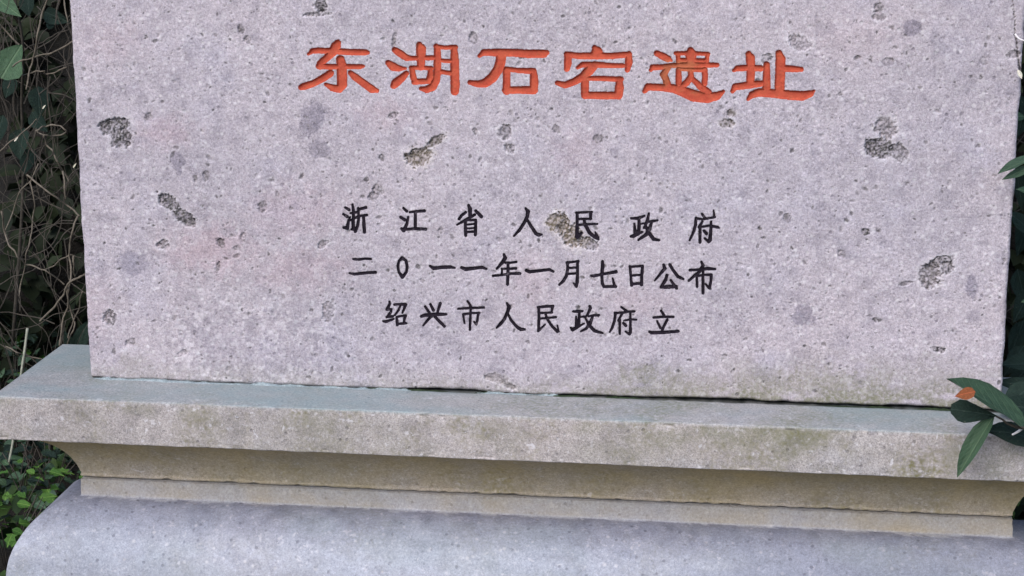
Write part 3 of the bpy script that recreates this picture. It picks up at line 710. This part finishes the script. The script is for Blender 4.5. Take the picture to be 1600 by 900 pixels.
for a, b, s in [(742, 800, 301), (840, 1010, 305), (1285, 1400, 309), (560, 700, 313), (1430, 1500, 317)]:
    ridge('moss_strip', (a, b), .0034, .0026, m_moss, ped, s, .1)

# ------------------------------------------------------------------ plants
def leaf_mesh(name, kind='ovate', n=7, fold=.18, droop=.18, wave=0.0, seed=0):
    """unit leaf along +Y, base at the origin, width 1 at its widest"""
    rnd = random.Random(seed)
    V = []; F = []
    for i in range(n+1):
        t = i/n
        if kind == 'ovate': wv = math.sin(math.pi*t**.72)**.9*.5
        elif kind == 'lance': wv = (math.sin(math.pi*t**.85)**.8)*.5
        elif kind == 'blunt': wv = .5*min(1, (t*1.4)**.8)*(1 if t < .85 else (1-t)/.15*.6+.4)
        else: wv = .5*math.sin(math.pi*t**.6)*(1+.35*math.sin(t*14))
        wv = max(wv, .015)
        z = -droop*t*t; cx = wave*math.sin(t*3.1)
        for s in (-1, -.5, 0, .5, 1):
            rag = 1+(rnd.random()-.5)*.10 if abs(s) == 1 else 1
            V.append((cx+s*wv*rag, t, z+fold*abs(s)*wv+(.02*math.sin(t*9+s) if abs(s) == 1 else 0)))
    for i in range(n):
        for k in range(4):
            a = i*5+k; F.append((a, a+1, a+6, a+5))
    me = bpy.data.meshes.new(name); me.from_pydata(V, [], F)
    for p in me.polygons: p.use_smooth = True
    return me
LM = {}
def get_leaf(kind, mat, v=0):
    key = (kind, mat.name, v)
    if key not in LM:
        me = leaf_mesh('leaf_'+kind, kind, seed=v*7+len(kind), fold=(.25, .1, .4)[v % 3], droop=(.15, .3, .05)[v % 3], wave=(.06, -.05, .1)[v % 3])
        me.materials.append(mat); LM[key] = me
    return LM[key]
def frame(base, tip, up):
    y = (tip-base); L = y.length; y = y/L
    x = y.cross(up)
    if x.length < 1e-4: x = y.cross(Vector((0.3, 1, .2)))
    x.normalize(); z = x.cross(y)
    return Matrix(((x.x, y.x, z.x), (x.y, y.y, z.y), (x.z, y.z, z.z))), L
def put_leaf(parent, base, tip, width, up=Vector((0, -.6, .8)), mat=None, kind='ovate', v=0, name='leaf', label=None):
    R, L = frame(base, tip, up)
    o = link(name, get_leaf(kind, mat or m_leaf, v), None, parent)
    mw = Matrix.Translation(base) @ R.to_4x4() @ Matrix.Diagonal((width, L, (width+L)*.5, 1))
    o.matrix_local = Matrix.Translation(-parent.location) @ mw
    if label: o['label'] = label
    return o
def tube_mesh(name, pts, r0, r1, sides=5, wob=.12, smooth=True, seed=0):
    rnd = random.Random(seed)
    # Catmull-Rom resample
    P = [Vector(p) for p in pts]; Q = []
    if len(P) > 2:
        E = [P[0]*2-P[1]]+P+[P[-1]*2-P[-2]]
        for i in range(1, len(E)-2):
            for k in range(4):
                t = k/4; a, b, c, d = E[i-1], E[i], E[i+1], E[i+2]
                Q.append(.5*((2*b)+(c-a)*t+(2*a-5*b+4*c-d)*t*t+(3*b-a-3*c+d)*t**3))
        Q.append(P[-1])
    else: Q = P
    V = []; F = []; n = len(Q)
    for i, p in enumerate(Q):
        t = i/(n-1); d = (Q[min(i+1, n-1)]-Q[max(i-1, 0)]).normalized()
        x = d.cross(Vector((.31, .9, .27))).normalized(); y = d.cross(x)
        r = (r0+(r1-r0)*t)*(1+rnd.uniform(-wob, wob))
        for k in range(sides):
            a = 2*math.pi*k/sides; V.append(p+x*math.cos(a)*r+y*math.sin(a)*r)
    for i in range(n-1):
        for k in range(sides):
            a = i*sides+k; b = i*sides+(k+1) % sides; F.append((a, b, b+sides, a+sides))
    F.append(tuple(range(sides-1, -1, -1))); F.append(tuple((n-1)*sides+k for k in range(sides)))
    return V, F
def tube(name, pts, r0, r1, mat, parent=None, sides=6, seed=0):
    V, F = tube_mesh(name, pts, r0, r1, sides, .22 if name == 'vine' else .12, seed=seed)
    org = Vector(pts[-1]) if parent is None else Vector((0, 0, 0))
    if parent is not None: org = parent.location
    me = bpy.data.meshes.new(name); me.from_pydata([v-org for v in V], [], F)
    for p in me.polygons: p.use_smooth = True
    o = link(name, me, mat, parent)
    if parent is None: o.location = org
    return o
def leaf_cloud(name, pos, size, mat, up=None, seed=0, spread=1.0):
    """many small folded leaves as one mesh"""
    r = np.random.default_rng(seed); n = len(pos)
    d = r.normal(size=(n, 3)); d[:, 2] -= .4
    if up is not None: d = d*spread+up
    d /= np.linalg.norm(d, axis=1)[:, None]
    u = r.normal(size=(n, 3))*.6+np.array([0, -.5, .9]); x = np.cross(d, u); x /= np.linalg.norm(x, axis=1)[:, None]+1e-9; z = np.cross(x, d)
    L = size*r.uniform(.6, 1.3, n)[:, None]; W = L*r.uniform(.28, .42, n)[:, None]
    v = np.stack([pos, pos+d*L*.28-x*W*.8+z*L*.08, pos+d*L*.28+x*W*.8+z*L*.08, pos+d*L*.62-x*W*.85+z*L*.05, pos+d*L*.62+x*W*.85+z*L*.05, pos+d*L*.45, pos+d*L-z*L*.15], 1).reshape(-1, 3)
    b = (np.arange(n)*7)[:, None]
    f = np.concatenate([b+np.array([[0, 5, 1]]), b+np.array([[0, 2, 5]]), b+np.array([[1, 5, 3]]), b+np.array([[2, 4, 5]]), b+np.array([[3, 5, 6]]), b+np.array([[5, 4, 6]])])
    me = mesh_np(name, v, None, f, smooth=False)
    t = np.repeat(r.uniform(0, 1, n)**1.3, 7); set_col(me, 'tone', np.stack([t, t, t, t*0+1], -1))
    return link(name, me, mat)

# ground and bank
def sheet(name, xs, ys, zf, mat, kind='structure'):
    X, Y = np.meshgrid(xs, ys); Z = zf(X, Y); V = np.stack([X, Y, Z], -1).reshape(-1, 3)
    n, m = X.shape; idx = np.arange(n*m).reshape(n, m)
    q = np.stack([idx[:-1, :-1], idx[:-1, 1:], idx[1:, 1:], idx[1:, :-1]], -1).reshape(-1, 4)
    o = link(name, mesh_np(name, V, q), mat); o['kind'] = kind; return o
gx = np.concatenate([np.linspace(-300, -6, 12, endpoint=False), np.linspace(-6, 6, 160, endpoint=False), np.linspace(6, 300, 12)])
gy = np.concatenate([np.linspace(-300, -5, 12, endpoint=False), np.linspace(-5, 3.2, 110, endpoint=False), np.linspace(3.2, 300, 12)])
def gz(X, Y):
    d = np.maximum(np.abs(X)-.95, np.maximum(-Y-.1, Y-.35))
    return -.5+(fbm(X*3, Y*3, 2, 4)-.5)*.08*sstep(0, .3, d)
sheet('ground', gx, gy, gz, m_soil)
def bank_y(X, u): return 1.0+.28*u+.5*(fbm(X*1.1+7, u*1.1, 12, 4)-.5)+.12*(fbm(X*6, u*6, 14, 3)-.5)
bx = np.linspace(-9, 9, 220); bu = np.linspace(-.15, 3.6, 70)
XX, UU = np.meshgrid(bx, bu)
YY = bank_y(XX, UU)+np.clip(UU-2.8, 0, 2)*3; ZZ = -.6+UU*1.0+.1*(fbm(XX*3, UU*3, 16, 3)-.5)-np.clip(UU-2.8, 0, 2)*.75
idx = np.arange(XX.size).reshape(XX.shape)
q = np.stack([idx[:-1, :-1], idx[:-1, 1:], idx[1:, 1:], idx[1:, :-1]], -1).reshape(-1, 4)
o = link('earth_bank', mesh_np('earth_bank', np.stack([XX, YY, ZZ], -1).reshape(-1, 3), q), m_bank); o['kind'] = 'structure'

# ivy that cannot be counted, on the bank and over the ground
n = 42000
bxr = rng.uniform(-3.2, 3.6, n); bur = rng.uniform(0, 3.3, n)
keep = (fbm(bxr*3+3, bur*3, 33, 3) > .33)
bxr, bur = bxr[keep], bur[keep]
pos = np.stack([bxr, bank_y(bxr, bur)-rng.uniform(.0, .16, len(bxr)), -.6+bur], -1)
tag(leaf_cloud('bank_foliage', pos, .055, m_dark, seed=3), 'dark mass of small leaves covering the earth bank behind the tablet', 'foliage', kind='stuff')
n = 15000
gxr = rng.uniform(-2.6, 2.8, n); gyr = rng.uniform(-1.0, 1.3, n)
d = np.maximum(np.abs(gxr)-.90, np.maximum(-gyr-.16, gyr-.28))
keep = (d > 0) & (rng.uniform(0, 1, n) < .9)
gxr, gyr = gxr[keep], gyr[keep]
hgt = .03+.20*fbm(gxr*3.5, gyr*3.5, 55, 3)*sstep(0, .1, d[keep])
pos = np.stack([gxr, gyr, -.5+hgt*rng.uniform(.2, 1, len(gxr))], -1)
tag(leaf_cloud('ground_cover', pos, .032, m_ivy, seed=4), 'low dense green ground cover growing round the foot of the pedestal', 'ground cover', kind='stuff')

# unseen tree, added out of frame to keep skylight off the bank
tree = link('unseen_shade_tree', None); tree.location = (-1.9, 1.9, -.3)
tag(tree, 'unseen broadleaf tree on the bank, added to shade the background', 'tree')
tube('unseen_tree_trunk', [(-1.9, 1.9, -.4), (-1.85, 1.85, .8), (-1.7, 1.8, 1.9), (-1.5, 1.7, 3.0)], .13, .08, m_unseen_trunk, tree, 10)
for i, (x, y, z) in enumerate([(-.3, 1.2, 3.4), (.9, 1.3, 3.3), (-2.8, 1.0, 3.3), (-1.4, 2.8, 3.9), (2.2, 1.7, 3.2)]):
    tube('unseen_tree_limb', [(-1.65, 1.78, 2.1+.15*i), ((-1.65+x)/2, (1.78+y)/2, 2.9), (x, y, z)], .06, .015, m_unseen_trunk, tree, 7, seed=i)
cl = []
for i in range(46):
    c = np.array([rng.uniform(-3.4, 3.2), rng.uniform(1.15, 3.2), rng.uniform(2.1, 3.7)])
    cl.append(c+rng.normal(size=(330, 3))*np.array([.34, .28, .2]))
oo = leaf_cloud('unseen_tree_crown', np.concatenate(cl)-np.array(tree.location), .085, m_unseen_crown, seed=9); oo.parent = tree

# traced bare vines on the left  (x, y on the survey; depth)
VINES = [
 ('long pale vine slanting down from the top left corner area beside the tablet', .34, 2.6, '77,-8 66,20 62,40 57,65 52,90 46,110 41,140'),
 ('short hanging vine just right of the long slanting vine at the top', .42, 1.8, '97,-8 88,20 87,35 89,50'),
 ('vine hanging at the top against the left arris of the tablet', .40, 2.0, '100,-8 103,20 107,38 112,52'),
 ('vine arching from the tablet edge down to a forked loop, upper left', .46, 1.8, '112,45 89,52 75,60 62,68 45,73 36,82 33,95 38,113'),
 ('straight vine rising rightward to the tablet edge in the upper left', .38, 2.3, '114,64 95,76 78,84 55,89 35,94 20,104'),
 ('crooked near level vine with a kink, upper left', .44, 2.0, '104,105 85,114 71,116 70,111 57,111 35,118 18,124 12,138'),
 ('dark vine crossing the top left corner down toward the big leaf', .50, 2.4, '-6,32 15,55 30,70 40,78'),
 ('thin dark vine slanting in the top left corner above the big leaf', .55, 1.8, '-2,4 10,32 19,52'),
 ('short forked vine curling beside the long slanting vine', .40, 1.8, '58,10 65,18 55,28 52,40 54,54'),
 ('vine slanting up rightward above the rusty patch at the left margin', .42, 2.0, '-4,240 15,222 35,207 52,192 57,186'),
 ('vine falling steeply left below the small pale scrap', .38, 1.8, '57,200 50,225 43,250 36,275'),
 ('vine bent into a flat closed loop beside the tablet', .36, 2.2, '56,205 66,198 80,195 95,197 104,205 95,211 80,213 66,210 57,204'),
 ('snaking vine below the flat loop running down to the tablet edge', .42, 2.4, '68,212 72,225 82,235 88,250 95,265 108,284'),
 ('vine sagging in a shallow bow below the flat loop', .48, 1.8, '42,222 52,238 65,250 78,257 95,255 110,242'),
 ('straight vine running down right to the middle of the tablet edge', .33, 2.4, '42,273 55,284 78,302 98,316 115,328 124,337'),
 ('thin vine falling to the left margin beside the straight vine', .44, 1.9, '60,256 48,283 32,298 22,325 15,345 8,360'),
 ('long thin vine falling nearly upright in the left middle', .40, 2.0, '47,284 53,310 52,335 50,360 45,385 40,410 32,445 30,462'),
 ('hooked pale vine curving from the left margin toward the tablet', .31, 2.3, '2,330 5,345 8,365 15,385 28,402 40,413 58,418 70,422 85,432 101,445'),
 ('thin vine hanging at the left margin below the hooked vine', .46, 1.7, '12,392 22,430 28,450 31,487'),
 ('round vine loop just left of the tablet edge', .41, 1.7, '115,345 95,345 80,355 73,370 73,390 76,402'),
 ('curved vine sweeping down left from the tablet edge across the others', .45, 1.7, '118,353 98,368 88,382 78,395 60,415 45,425 20,432 -4,447'),
 ('thick twisting vine hanging close along the tablet edge', .33, 2.8, '123,336 115,355 110,375 108,400 111,430 105,455 106,480 98,500 93,540'),
 ('broken pale root slanting down left from the tablet edge', .32, 3.0, '134,428 110,440 100,460 85,480 62,502'),
 ('forked vine hanging down to the back of the cap', .36, 2.2, '109,440 106,465 112,490 117,505 110,524 103,545'),
 ('rightmost thin vine reaching down to the back of the cap', .35, 2.0, '129,455 124,482 112,510 106,528'),
 ('short arched twig rising to the tablet edge above the broken root', .39, 2.0, '70,422 85,415 95,405 110,398 128,403'),
 ('curly tendril above the round loop', .40, 1.6, '92,262 81,263 82,275 76,283 77,290 72,293'),
 ('short thick vine stub above the round loop', .38, 2.6, '98,268 101,285 103,311'),
 ('twig meeting the tall stalk above the left end of the cap', .28, 1.9, '9,541 25,550 40,556 66,561'),
 ('pale broken stub standing beside the thick twisting vine', .34, 3.0, '115,400 116,415 118,432'),
]
for i, (lab, Yd, r, s) in enumerate(VINES):
    raw = [[float(c) for c in p.split(',')] for p in s.split()]; fine = []
    for a_, b_ in zip(raw[:-1], raw[1:]): fine += [a_, [(a_[0]+b_[0])/2+random.gauss(0, .8), (a_[1]+b_[1])/2+random.gauss(0, .8)]]
    fine.append(raw[-1])
    pts = [at(*p, Yd+.012*math.sin(k*.9+i)) for k, p in enumerate(fine)]
    o = tube('vine', pts, r*.62*.0011, r*.5*.0011, m_vine if r > 1.85 else m_vine_dark, None, 6, seed=i)
    tag(o, lab, 'vine', 'bare vines hanging left of the tablet')
o = tube('stick', [at(43, 513, .30), at(38, 550, .28), at(33, 584, .27), at(26, 640, .26), at(20, 690, .25), at(14, 722, .24)], .0024, .0018, m_stick, None, 7)
tag(o, 'pale straight stalk standing behind the left corner of the cap', 'stick')
# tangle nobody could count
Vt, Ft = [], []
for i in range(560):
    side = -1 if i < 450 else 1
    Yd = random.uniform(.38, .95)
    if side < 0: p = Vector((random.uniform(-1.25, -.6), Yd, random.uniform(-.1, 1.0)))
    else: p = Vector((random.uniform(.6, 1.5), Yd, random.uniform(.0, 1.1)))
    d = Vector((random.gauss(0, .35), random.gauss(0, .15), -1 if random.random() < .7 else random.gauss(0, .5))).normalized(); pts = [p.copy()]
    for k in range(random.randint(4, 9)):
        d = (d+Vector((random.gauss(0, .42), random.gauss(0, .15), random.gauss(0, .3)-.05))).normalized(); p = p+d*random.uniform(.018, .055); pts.append(p.copy())
    r = random.choice([.0006, .0009, .0012, .0016])
    V, F = tube_mesh('t', pts, r, r*.7, 4, seed=i); b = len(Vt); Vt += V; Ft += [tuple(b+c for c in f) for f in F]
me = bpy.data.meshes.new('vine_tangle'); me.from_pydata(Vt, [], Ft)
tag(link('vine_tangle', me, m_vine_dark), 'fine tangle of thin dead vines in front of the dark bank', 'vines', kind='stuff')

def shrub(name, label, cat, base, stems, leaves, mat_stem=None, group=None):
    root = link(name, None); root.location = base; tag(root, label, cat, group)
    for i, (pts, r0, r1) in enumerate(stems): tube('stem', pts, r0, r1, mat_stem or m_vine_dark, root, 6, seed=i)
    for L in leaves: put_leaf(root, *L[:3], **L[3])
    return root
# broad dark leaves at upper left
Yl = .42
def LP(b, t, w_, Y0, Y1=None, **k): return (at(*b, Y0), at(*t, Y1 if Y1 is not None else Y0-.02), w_, k)
FR = Vector((0, -1, .25))
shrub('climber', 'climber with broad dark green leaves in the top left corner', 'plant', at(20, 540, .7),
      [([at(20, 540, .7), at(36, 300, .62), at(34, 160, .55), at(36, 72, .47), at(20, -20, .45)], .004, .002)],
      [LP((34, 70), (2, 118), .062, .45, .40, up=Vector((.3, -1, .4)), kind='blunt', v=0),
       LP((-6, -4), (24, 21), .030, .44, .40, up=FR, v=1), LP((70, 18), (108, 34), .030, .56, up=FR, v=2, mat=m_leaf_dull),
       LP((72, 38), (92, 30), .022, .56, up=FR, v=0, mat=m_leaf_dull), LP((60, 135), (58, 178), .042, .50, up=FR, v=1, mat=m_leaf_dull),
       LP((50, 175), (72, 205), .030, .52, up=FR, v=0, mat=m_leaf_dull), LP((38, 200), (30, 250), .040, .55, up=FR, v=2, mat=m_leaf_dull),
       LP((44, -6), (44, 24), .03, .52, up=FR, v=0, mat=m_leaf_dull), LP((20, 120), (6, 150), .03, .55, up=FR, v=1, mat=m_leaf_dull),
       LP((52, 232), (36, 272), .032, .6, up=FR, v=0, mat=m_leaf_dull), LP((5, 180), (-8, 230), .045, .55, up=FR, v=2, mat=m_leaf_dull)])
shrub('seedling', 'small plant with two dark leaves behind the cap beside the tablet foot', 'plant', at(128, 600, .40),
      [([at(128, 600, .40), at(126, 545, .38), at(124, 512, .36)], .0014, .001)],
      [LP((121, 542), (136, 502), .030, .36, up=FR, v=0, mat=m_leaf_dull), LP((118, 548), (100, 522), .022, .38, up=FR, v=1, mat=m_leaf_dull)])
# pale scraps caught in the vines
for (x, y, dx, dy, lab) in [(66, 170, 5, -6, 'tiny white dry scrap caught among the vines upper left'), (22, 221, 6, -7, 'tiny white dry scrap on the vine above the left margin'), (114, 262, 5, -7, 'tiny pale scrap against the tablet edge in the vines')]:
    R_, L_ = frame(at(x, y, .38), at(x+dx, y+dy, .37), FR)
    o = link('leaf_scrap', get_leaf('lance', m_pale, 0)); o.matrix_world = Matrix.Translation(at(x, y, .38)) @ R_.to_4x4() @ Matrix.Diagonal((.003, L_, .004, 1)); tag(o, lab, 'leaf scrap')

# leafy ground plants lower left, each with its own leaves
def ground_plant(px, py, Z, n, rad, size, mats, label, group, kinds=('ovate',), tall=.12, seed=0):
    rnd = random.Random(seed); b = on_z(px, py, Z); b.z = -.5
    root = link('leafy_plant', None); root.location = b; tag(root, label, 'plant', group)
    for k in range(max(3, n//6)):
        a = rnd.uniform(0, 6.28); e = b+Vector((math.cos(a)*rad*.7, math.sin(a)*rad*.7, tall*rnd.uniform(.6, 1.1)+(Z+.5)))
        tube('stem', [b+Vector((0, 0, -.02)), (b+e)/2+Vector((0, 0, .03)), e], .0014, .0008, m_vine_dark, root, 5, seed=k)
    for k in range(n):
        a = rnd.uniform(0, 6.28); rr = rad*math.sqrt(rnd.random()); c = b+Vector((math.cos(a)*rr, math.sin(a)*rr, (Z+.5)*rnd.uniform(.6, 1)+tall*(1-.5*rr/rad)*rnd.uniform(.3, 1)))
        dd = Vector((math.cos(a)*.8+rnd.gauss(0, .5), math.sin(a)*.8+rnd.gauss(0, .5), rnd.gauss(0, .35))).normalized()
        L = size*rnd.uniform(.7, 1.25)
        put_leaf(root, c, c+dd*L, L*rnd.uniform(.5, .75), up=Vector((rnd.gauss(0, .3), -.35+rnd.gauss(0, .3), 1)), mat=rnd.choice(mats), kind=rnd.choice(kinds), v=rnd.randint(0, 2))
GP = [(12, 500, 'dark leafy plant low in the vines at the left margin', (m_leaf_dull, m_leaf)), (60, 520, 'dark leafy plant just above the back left corner of the cap', (m_leaf_dull,)),
      (15, 575, 'brighter green plant at the left margin above the cap corner', (m_leaf, m_leaf_young)), (48, 572, 'green plant behind the left edge of the cap', (m_leaf, m_leaf_dull)),
      (28, 715, 'dark plant directly under the left corner of the cap', (m_leaf_dull, m_leaf)), (72, 728, 'dark plant tucked against the hollow neck under the cap', (m_leaf, m_leaf_dull)),
      (18, 770, 'plant of mid green leaves left of the base shoulder, below the cap corner', (m_leaf, m_leaf_dull)), (58, 775, 'yellowish green plant beside the sloping base shoulder', (m_leaf, m_leaf_young)),
      (12, 822, 'bright green plant at the left margin beside the rounded base', (m_leaf_young, m_leaf)), (5, 872, 'bright green plant in the bottom left corner', (m_leaf_young,)),
      (95, 750, 'small plant nearest the neck under the cap', (m_leaf, m_leaf_dull)), (-25, 690, 'plant at the left margin level with the cap edge', (m_leaf,)), (-20, 620, 'plant left of the cap corner', (m_leaf,))]
for i, (x, y, lab, ms) in enumerate(GP):
    ground_plant(x, y, -.40 if y > 600 else -.25, 34, .11, .026 if y > 600 else .034, ms, lab, 'leafy plants left of the pedestal', tall=.10, seed=40+i, kinds=('ovate', 'lobed') if i % 2 else ('ovate',))

# evergreen shrub growing at the right, its sprays in front of the cap
sb = Vector((1.12, -.02, -.5)); Yr = -.15
J = at(1556, 650, -.15)
LR = [LP((1606, 676), (1493, 584), .048, -.14, -.20, up=Vector((.25, -.5, .85)), kind='lance', v=0),
      LP((1557, 650), (1493, 638), .032, -.15, -.17, up=Vector((0, -.9, .4)), kind='blunt', v=1, mat=m_leaf_dull),
      LP((1554, 648), (1495, 746), .026, -.15, -.17, up=Vector((-.5, -1, .1)), kind='lance', v=2),
      LP((1620, 690), (1552, 658), .05, -.10, -.15, up=Vector((.2, -.5, .9)), kind='ovate', v=1, mat=m_leaf_dull),
      LP((1616, 246), (1559, 268), .016, -.03, -.05, up=Vector((0, -.6, .8)), kind='lance', v=0), LP((1620, 258), (1566, 276), .014, -.03, -.04, up=Vector((0, -.7, .6)), kind='lance', v=1),
      LP((1622, 640), (1586, 574), .036, .30, .26, up=Vector((-.2, -1, .5)), kind='ovate', v=0, mat=m_leaf_young), LP((1585, 245), (1600, 330), .022, .14, up=FR, kind='lance', v=1, mat=m_leaf_dull),
      LP((1612, 330), (1590, 400), .030, .34, up=FR, kind='ovate', v=0, mat=m_leaf_dull), LP((1590, 420), (1604, 480), .03, .36, up=FR, kind='ovate', v=2, mat=m_leaf_dull),
      LP((1600, 500), (1578, 560), .028, .36, up=FR, kind='ovate', v=0, mat=m_leaf_dull)]
for (a, b, w_, y0) in [((1612, 600), (1566, 640), .04, .0), ((1618, 560), (1572, 612), .035, .25), ((1625, 640), (1560, 628), .04, -.02), ((1600, 540), (1570, 585), .03, .3), ((1630, 600), (1582, 606), .03, .1), ((1612, 450), (1586, 500), .034, .3), ((1608, 360), (1584, 330), .03, .3), ((1604, 160), (1592, 210), .028, .3), ((1612, 190), (1600, 150), .03, .3)]:
    LR.append(LP(a, b, w_, y0, y0-.03, up=Vector((.1, -.8, .6)), kind='ovate', v=1, mat=m_leaf_dull))
LR += [LP((1650, 612), (1560, 588), .03, .06, .03, up=Vector((.1, -.7, .7)), kind='ovate', v=1, mat=m_leaf_dull), LP((1640, 570), (1568, 566), .034, .16, .12, up=Vector((.1, -.7, .7)), kind='lance', v=0, mat=m_leaf_dull)]
rr = random.Random(77)
for k in range(60):
    x, y = rr.uniform(1600, 1760), rr.uniform(-60, 760); Y0 = rr.uniform(-.1, .5); a = rr.uniform(0, 6.28)
    LR.append(LP((x, y), (x+55*math.cos(a), y+45*math.sin(a)), .026, Y0, Y0-.03, up=Vector((rr.gauss(0, .3), -.6, .8)), kind='lance', v=k % 3))
shrub('evergreen_shrub', 'evergreen shrub with glossy dark leaves reaching in front of the right end of the cap', 'shrub', sb,
      [([sb, Vector((1.1, -.04, -.2)), Vector((1.0, -.08, .0)), at(1620, 672, -.14), J], .006, .0014), ([Vector((1.1, -.04, -.2)), Vector((1.06, .1, .3)), Vector((.98, .14, .7)), Vector((.95, .12, 1.0))], .006, .002),
       ([Vector((1.06, .1, .3)), at(1640, 300, .12), at(1600, 252, .10)], .002, .001), ([Vector((1.06, .1, .1)), at(1640, 660, .28), at(1612, 630, .30)], .002, .001)], LR)
# dead orange leaf and bleached twigs
R_, L_ = frame(at(1521, 612, -.205), at(1491, 616, -.21), Vector((.1, -.8, .6)))
o = link('dead_leaf', get_leaf('ovate', m_orange, 1)); o.matrix_world = Matrix.Translation(at(1524, 612, -.205)) @ R_.to_4x4() @ Matrix.Diagonal((.018, L_, .03, 1))
tag(o, 'curled orange dead leaf caught among the dark leaves in front of the tablet foot', 'dead leaf')
o = tube('twig', [at(1612, 664, -.13), at(1600, 668, -.128), at(1588, 676, -.126), at(1574, 682, -.124), at(1560, 681, -.122), at(1548, 677, -.120)], .0022, .0010, m_white_twig, None, 6, seed=4)
tag(o, 'bleached dry twig lying along the front edge of the cap at the right', 'twig')
o = tube('twig', [at(1531, 674, -.112), at(1522, 677, -.112), at(1513, 683, -.112)], .0020, .0009, m_white_twig, None, 6, seed=5)
tag(o, 'short bleached twig piece left of the hanging leaf on the front edge of the cap', 'twig')
o = tube('twig', [at(1586, 53, -.01), at(1592, 60, -.012), at(1603, 64, -.01), at(1615, 62, .02)], .0014, .0010, m_white_twig, None, 6)
tag(o, 'small curved pale twig against the top right of the tablet', 'twig')
R_, L_ = frame(at(1590, 109, -.012), at(1597, 123, -.014), FR)
o = link('leaf_scrap', get_leaf('lance', m_pale, 1)); o.matrix_world = Matrix.Translation(at(1590, 109, -.012)) @ R_.to_4x4() @ Matrix.Diagonal((.006, L_, .006, 1)); tag(o, 'tiny pale yellow leaf scrap at the right arris below the crack', 'leaf scrap')
